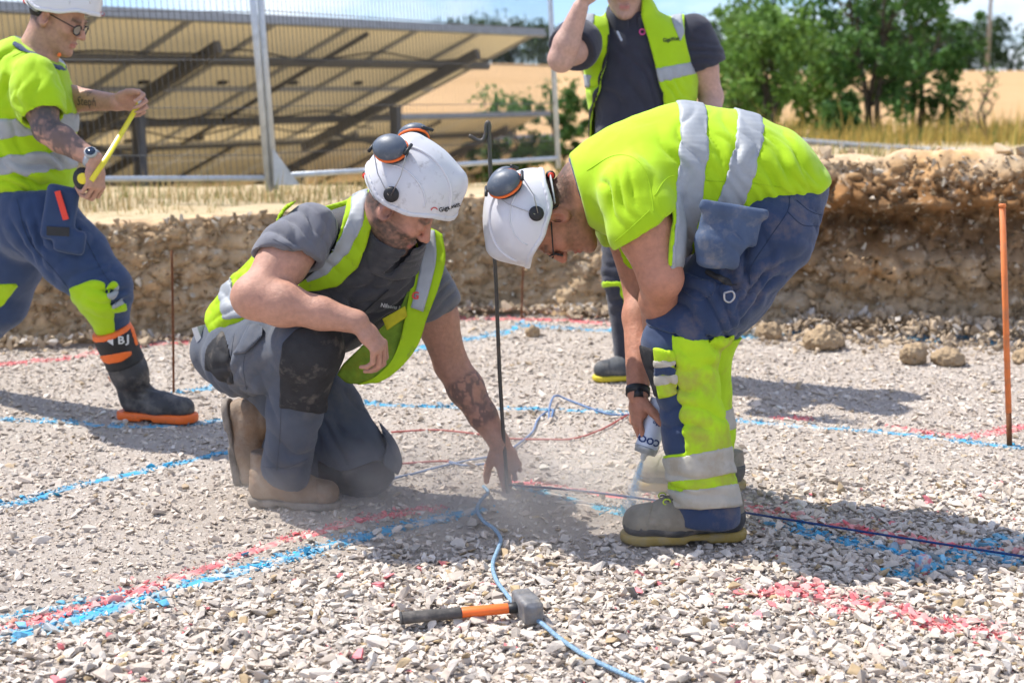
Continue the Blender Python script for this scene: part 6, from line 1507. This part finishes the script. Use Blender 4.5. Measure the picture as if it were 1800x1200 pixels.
# ------------------------------------------------------------ pins, stake, strings, hammer, can, tape, clods
def gz(p, dz=0.0): p = np.array(p, float); p[2] = float(fine_h(np.array([[p[0], p[1], 0]]))[0])+dz; return p
def rod(name, pts, r, m, label, cat, n=8, extra=None):
    P = smoothpath(pts, 5); t = thing(name, label, cat, P[0]) if extra else None
    b = MB(); b.tube(P, r, n)
    return b.part(name if t is None else 'shaft', m, t, label=None if t else label, cat=None if t else cat)
b0 = G(894, 866); d0 = b0[1]
rod('steel_pin', [b0-A(0, 0, .03), W(886, 780, d0), W(878, 650, d0), W(872, 500, d0), W(868, 430, d0), W(863, 320, d0), W(860, 240, d0), W(860.5, 222, d0), W(857.5, 215, d0), W(854.5, 222, d0), W(854, 236, d0), W(849, 246, d0), W(840, 247, d0), W(824, 238.5, d0)], .0062, m_steel, 'dark steel pin with a hooked top standing between the two crouching workers', 'steel pin')
b1 = G(305, 690); rod('steel_rod', [b1-A(0, 0, .02), W(304, 560, b1[1]), W(302, 440, b1[1])], .0052, m_rust, 'thin rusty rod standing behind the kneeling worker\'s back', 'steel rod')
b2 = G(917, 562); rod('steel_rod', [b2-A(0, 0, .02), W(918, 510, b2[1]), W(920, 466, b2[1])], .0055, m_rust, 'short rusty rod beneath the bent worker\'s white hard hat', 'steel rod')
b3 = G(1776, 784); st = thing('marker_stake', 'slim orange marker stake standing at the right edge', 'stake', b3)
MB().tube([W(1773, 725, b3[1]), W(1768, 560, b3[1]), W(1762, 362, b3[1])], .0105, 10).part('painted_shaft', m_stake, st)
MB().tube([b3-A(0, 0, .03), W(1773, 724, b3[1])], .0098, 10).part('bare_foot', m_rust, st); MB().lathe(W(1762, 362, b3[1]), (0, 0, 1), [(-.004, .0125), (.005, .0125), (.007, .010)], 12).part('cap', m_stake, st)
# strings
m_cord = mat('blue_cord', (.23, .36, .48), .8, .2, var=.45, vs=260, bump=.8, bs=500)
m_twine = mat('blue_twine', (.14, .22, .38), .85, .2, var=.4, vs=240, bump=.6, bs=500); m_redt = mat('red_twine', (.42, .085, .075), .85, .2, var=.35, vs=220, bump=.6, bs=500); m_dkt = mat('navy_string', (.020, .050, .16), .7, .3, var=.35, vs=240, bump=.6, bs=500)
def cord(pts, r, m, name, label, z=.008, lift=()):
    P = np.array([gz(G(*p), z) for p in pts])
    for i, dz in lift: P[i, 2] += dz
    MB().tube(smoothpath(P, 7), r, 7).part(name, m, None, label=label, cat='string')
cord([(1130, 1212), (1080, 1188), (1030, 1165), (985, 1135), (950, 1106), (915, 1084), (890, 1056), (872, 1030), (866, 1004), (876, 975), (880, 958), (868, 940), (850, 927), (839, 908), (846, 890), (858, 876), (850, 864)], .0056, m_cord, 'cord', 'light blue braided cord snaking from the hammer to the lower edge', .018)
cord([(684, 858), (690, 846), (730, 836), (780, 822), (830, 812), (868, 806)], .0040, m_twine, 'twine', 'grey blue twine lying between the kneeling worker\'s knee and hand', .008)
cord([(790, 816), (815, 822), (845, 821), (872, 817)], .0038, m_twine, 'twine', 'short blue twine end just left of the kneeling worker\'s hand', .010)
cord([(902, 790), (935, 764), (945, 742), (962, 726), (972, 734), (966, 745), (966, 728), (976, 707), (1000, 706), (1040, 722), (1075, 733), (1108, 733)], .0040, m_twine, 'twine', 'looped blue twine on the ground between the pin and the spray can', .008, ((4, .02), (6, .02), (7, .02)))
cord([(688, 763), (740, 760), (780, 760), (840, 767), (890, 774), (960, 776), (1010, 774), (1060, 757), (1104, 733)], .0036, m_redt, 'twine', 'red twine stretched along the ground behind the hooked pin', .008)
cord([(686, 821), (730, 817), (782, 814), (800, 818)], .0034, m_redt, 'twine', 'short red twine end beside the kneeling worker\'s knee', .008)
P = [gz(G(895, 868), .03), gz(G(1010, 882), .035), gz(G(1120, 895), .035), gz(G(1310, 918), .03), gz(G(1560, 958), .03), gz(G(1830, 1001), .03)]
MB().tube(smoothpath(P, 6), .0034, 6).part('string', m_dkt, None, label='taut navy string running from the pin to the right edge', cat='string')
# club hammer
hb = gz(G(905, 1092)); ham = thing('club_hammer', 'club hammer with orange and black handle lying on the gravel', 'hammer', hb)
ha = G(703, 1086, .026); hz = G(918, 1066, .034)
dh = unit(hz-ha); L_ = np.linalg.norm(hz-ha)
def hseg(a, b, r0, r1, nm, m, fl=.78, par=ham): return MB().tube([ha+dh*L_*a, ha+dh*L_*(a*.97+b*.03), ha+dh*L_*(a*.03+b*.97), ha+dh*L_*b], [r0*.9, r0, r1, r1*.94], 16, True, fl).part(nm, m, par)
hseg(0, .015, .0185, .0195, 'butt', m_bootdk); hseg(.012, .50, .0185, .0165, 'grip', mat('grey_grip', (.085, .078, .072), .8, .2, var=.2, vs=30, bump=.4, bs=140, dirt=(.26, .23, .2, .6), ds=20)); hseg(.495, .885, .0160, .0155, 'orange_sleeve', m_orange); hseg(.88, .97, .0150, .0175, 'collar', m_blk)
S = Soft(.006); ax = unit(A(-.30, .95, 0)); sx = np.cross(ax, A(0, 0, 1)); c = hz+dh*.012; Rm = [ax, sx, A(0, 0, 1)]
S.box(c, (.058, .0235, .0275), Rm, .009); S.box(c, (.030, .0255, .024), Rm, .010, k=.01)
for q in (-1, 1): S.cut(unit(ax*q+A(0, 0, .9)), c+ax*q*.050+A(0, 0, .026)); S.cut(unit(ax*q-sx*.8), c+ax*q*.054-sx*.021); S.cut(unit(ax*q+sx*.8), c+ax*q*.054+sx*.021)
V, F = S.mesh(.0028); V = V+normals(V, F)*(.0007*(fbm(V*220, 3, 3)-.5))[:, None]; put('head', V, F, mat('forged_head', (.175, .175, .18), .6, .4, metal=.35, var=.3, vs=40, bump=.4, bs=160, dirt=(.30, .26, .21, .7), ds=30, dlo=.45), ham)
# spray can, held upside down
ca, cb_ = W(1132, 800, 3.985), W(1166, 697, 4.015); cd = unit(cb_-ca); can = thing('spray_can', 'white marking paint can held upside down, spraying blue', 'spray can', ca)
MB().lathe(ca, cd, [(.012, .020), (.020, .030), (.026, .0335), (.030, .0335), (.165, .0335), (.168, .031)], 28).part('can_body', m_can, can)
MB().lathe(ca, cd, [(.006, .0315), (.0235, .0345), (.027, .0345), (.028, .030)], 28).part('rim', mat('rim_grey', (.4, .42, .43), .4, .5, metal=.4), can)
MB().lathe(ca, cd, [(-.014, .004), (-.012, .0075), (.0, .0085), (.008, .0185), (.012, .020)], 18).part('nozzle', m_ink_wht, can)
CS = Soft(0); CS.rc(ca+cd*.02, ca+cd*.17, .0335, .0335)
side = unit(np.cross(cd, A(0, 1, 0))); xd = side*1.0; 
if xd[0] > 0: xd = -xd
stick('can_lettering', text_mesh('COO', .027, 0, .001), ca+cd*.052+A(0, -.0335, 0)-xd*-.003, xd, -cd, CS, m_ink, can, .0012)
stick('can_lettering', text_mesh('Mo', .017, 0, .0004), ca+cd*.105+A(0, -.0335, 0), xd, -cd, CS, m_ink, can, .0012)
# paint jet: fine droplets flying from the nozzle to the ground
r = np.random.default_rng(77); n = 5200; noz = ca-cd*.014; tgt = gz(G(1104, 897)); t = r.beta(1.3, 1.1, n); ctr = noz+(tgt-noz)*t[:, None]; sg = .0025+.0105*t
P = ctr+r.normal(0, 1, (n, 3))*sg[:, None]; low = r.random(n) < .25; P[low] = tgt+A(0, 0, .012)+r.normal(0, 1, (low.sum(), 3))*A(.05, .04, .010)
P[:, 2] = np.maximum(P[:, 2], .003); sz = r.uniform(.0003, .00095, n); T4 = np.array([(1, 1, 1), (1, -1, -1), (-1, 1, -1), (-1, -1, 1)])*.7
V = (P[:, None]+T4[None]*sz[:, None, None]).reshape(-1, 3); i = np.arange(n)[:, None]*4; F = np.concatenate([i+np.array(f) for f in ((0, 1, 2), (0, 3, 1), (0, 2, 3), (1, 3, 2))])
obj('paint_spray', mesh_np('paint_spray', V, F), mat('paint_droplets', (.30, .55, .78), .6, var=.1, trans=.4), kind='stuff', label='jet of fine blue paint droplets below the can')
# tape measure
tm = thing('tape_measure', 'black pocket tape measure with yellow blade drawn out between both hands', 'tape measure', W(150, 318, 5.0))
S = Soft(.01); S.el(W(146, 314, 5.02), (.036, .020, .040)); S.box(W(150, 318, 5.02), (.028, .020, .034), rad=.012); V, F = S.mesh(.004); put('case', V, F, m_blk, tm); MB().lathe(W(146, 314, 4.995), (0, -1, 0), [(0, .020), (.003, .020), (.004, .016)], 18).part('side_label', m_tape, tm)
tp = np.array([W(160, 318, 4.98), W(172, 300, 4.985), W(186, 280, 5.005), W(215, 232, 5.12), W(240, 190, 5.24), W(247, 180, 5.26)]); P = smoothpath(tp, 5); V = []; 
for k, p in enumerate(P):
    d = unit(P[min(k+1, len(P)-1)]-P[max(k-1, 0)]); w = unit(np.cross(d, A(0, -1, 0))); V += [p-w*.0095, p+A(0, .004, 0), p+w*.0095, p+w*.0095+A(0, .0008, 0), p+A(0, .0048, 0), p-w*.0095+A(0, .0008, 0)]
F = [(k*6+j, k*6+(j+1) % 6, k*6+6+(j+1) % 6, k*6+6+j) for k in range(len(P)-1) for j in range(6)]
MB().add(V, F).part('blade', m_tape, tm); MB().box(P[-1], (.010, .002, .014)).part('end_hook', m_wire, tm, False)
# clods
def clod(px, py, w, h, seed, label):
    p = gz(G(px, py)); s = Soft(.02); r = np.random.default_rng(seed); s.el(p+A(0, 0, h*.42), (w*.5, w*.42, h*.55))
    for k in range(9): q = r.normal(size=3); q /= np.linalg.norm(q); s.el(p+A(0, 0, h*.42)+q*A(w*.32, w*.26, h*.32), (w*r.uniform(.12, .24),)*3, k=.012)
    V, F = s.mesh(max(.005, w/34)); N = normals(V, F); V = V+N*((fbm(V*55, 3, seed)-.5)*.030+(ridge(V*110, 2, seed)-.6)*.010)[:, None]; me = mesh_np('clay_lump', V-p, F); set_col(me, A(.40, .295, .185)*(.75+.5*fbm(V*30, 2, seed))[:, None]); obj('clay_lump', me, m_clod, label=label, cat='clay lump', group='clay lumps fallen from the bank', loc=p)
clod(1447, 613, .20, .10, 1, 'broad clay lump fallen on the gravel under the bent worker\'s seat')
clod(1604, 640, .12, .10, 2, 'round clay lump on the gravel, the left of two near the orange stake')
clod(1666, 642, .15, .075, 3, 'low clay lump, the right of two near the orange stake')
clod(1352, 596, .12, .09, 4, 'clay lump at the bank foot beside the blue paint')
clod(1800, 640, .10, .07, 5, 'small clay lump right of the orange stake at the edge')
clod(936, 590, .07, .055, 6, 'small mossy lump at the foot of the short rusty rod')
p = gz(G(1622, 1002)); s = Soft(.004); s.box(p+A(0, 0, .018), (.017, .015, .024), [unit(A(.9, .4, 0)), unit(A(-.4, .9, .1)), A(0, 0, 1)], .005); V, F = s.mesh(.004); V = V+normals(V, F)*(.006*(fbm(V*60, 3, 2)-.5))[:, None]
nz_ = fbm(V*70, 3, 5)[:, None]; Cc = np.where(nz_ > .56, A(.6, .25, .28), np.where(nz_ < .42, A(.25, .42, .6), A(.55, .53, .5))); me = mesh_np('paint_spattered_stone', V-p, F); set_col(me, Cc); obj('paint_spattered_stone', me, m_stone, label='upright stone spattered pink and blue by the taut string', cat='stone', loc=p)
# dust drifting off the ground round the kneeling worker's hand
def dust(name, c, rad, dens, label):
    s = Soft(0); s.el(c, rad); V, F = s.mesh(min(rad)/5); me = mesh_np(name, V-c, F); m = bpy.data.materials.new(name); m.use_nodes = True; N = m.node_tree.nodes; Lk = m.node_tree.links.new; N.remove(N['Principled BSDF'])
    v = N.new('ShaderNodeVolumePrincipled'); v.inputs['Color'].default_value = (.93, .87, .80, 1); v.inputs['Anisotropy'].default_value = .2
    tc = N.new('ShaderNodeTexCoord'); nz = N.new('ShaderNodeTexNoise'); nz.inputs['Scale'].default_value = 6; nz.inputs['Detail'].default_value = 3; Lk(tc.outputs['Object'], nz.inputs['Vector'])
    mp_ = N.new('ShaderNodeMapping'); mp_.inputs['Scale'].default_value = tuple(1/x for x in rad); Lk(tc.outputs['Object'], mp_.inputs['Vector']); ln = N.new('ShaderNodeVectorMath'); ln.operation = 'LENGTH'; Lk(mp_.outputs['Vector'], ln.inputs[0])
    f1 = N.new('ShaderNodeMapRange'); f1.inputs['From Min'].default_value = 1.0; f1.inputs['From Max'].default_value = .15; Lk(ln.outputs['Value'], f1.inputs['Value'])
    f2 = N.new('ShaderNodeMapRange'); f2.inputs['From Min'].default_value = .35; f2.inputs['From Max'].default_value = .7; Lk(nz.outputs['Fac'], f2.inputs['Value'])
    mu = N.new('ShaderNodeMath'); mu.operation = 'MULTIPLY'; Lk(f1.outputs['Result'], mu.inputs[0]); Lk(f2.outputs['Result'], mu.inputs[1]); mu2 = N.new('ShaderNodeMath'); mu2.operation = 'MULTIPLY'; mu2.inputs[1].default_value = dens; Lk(mu.outputs[0], mu2.inputs[0]); Lk(mu2.outputs[0], v.inputs['Density'])
    Lk(v.outputs['Volume'], N['Material Output'].inputs['Volume']); m.volume_intersection_method if False else None
    obj(name, me, m, kind='stuff', label=label, loc=c)
dust('dust_haze', G(880, 900)+A(0, 0, .09), (.95, .55, .17), 3.8, 'pale stone dust hanging over the ground by the pin')
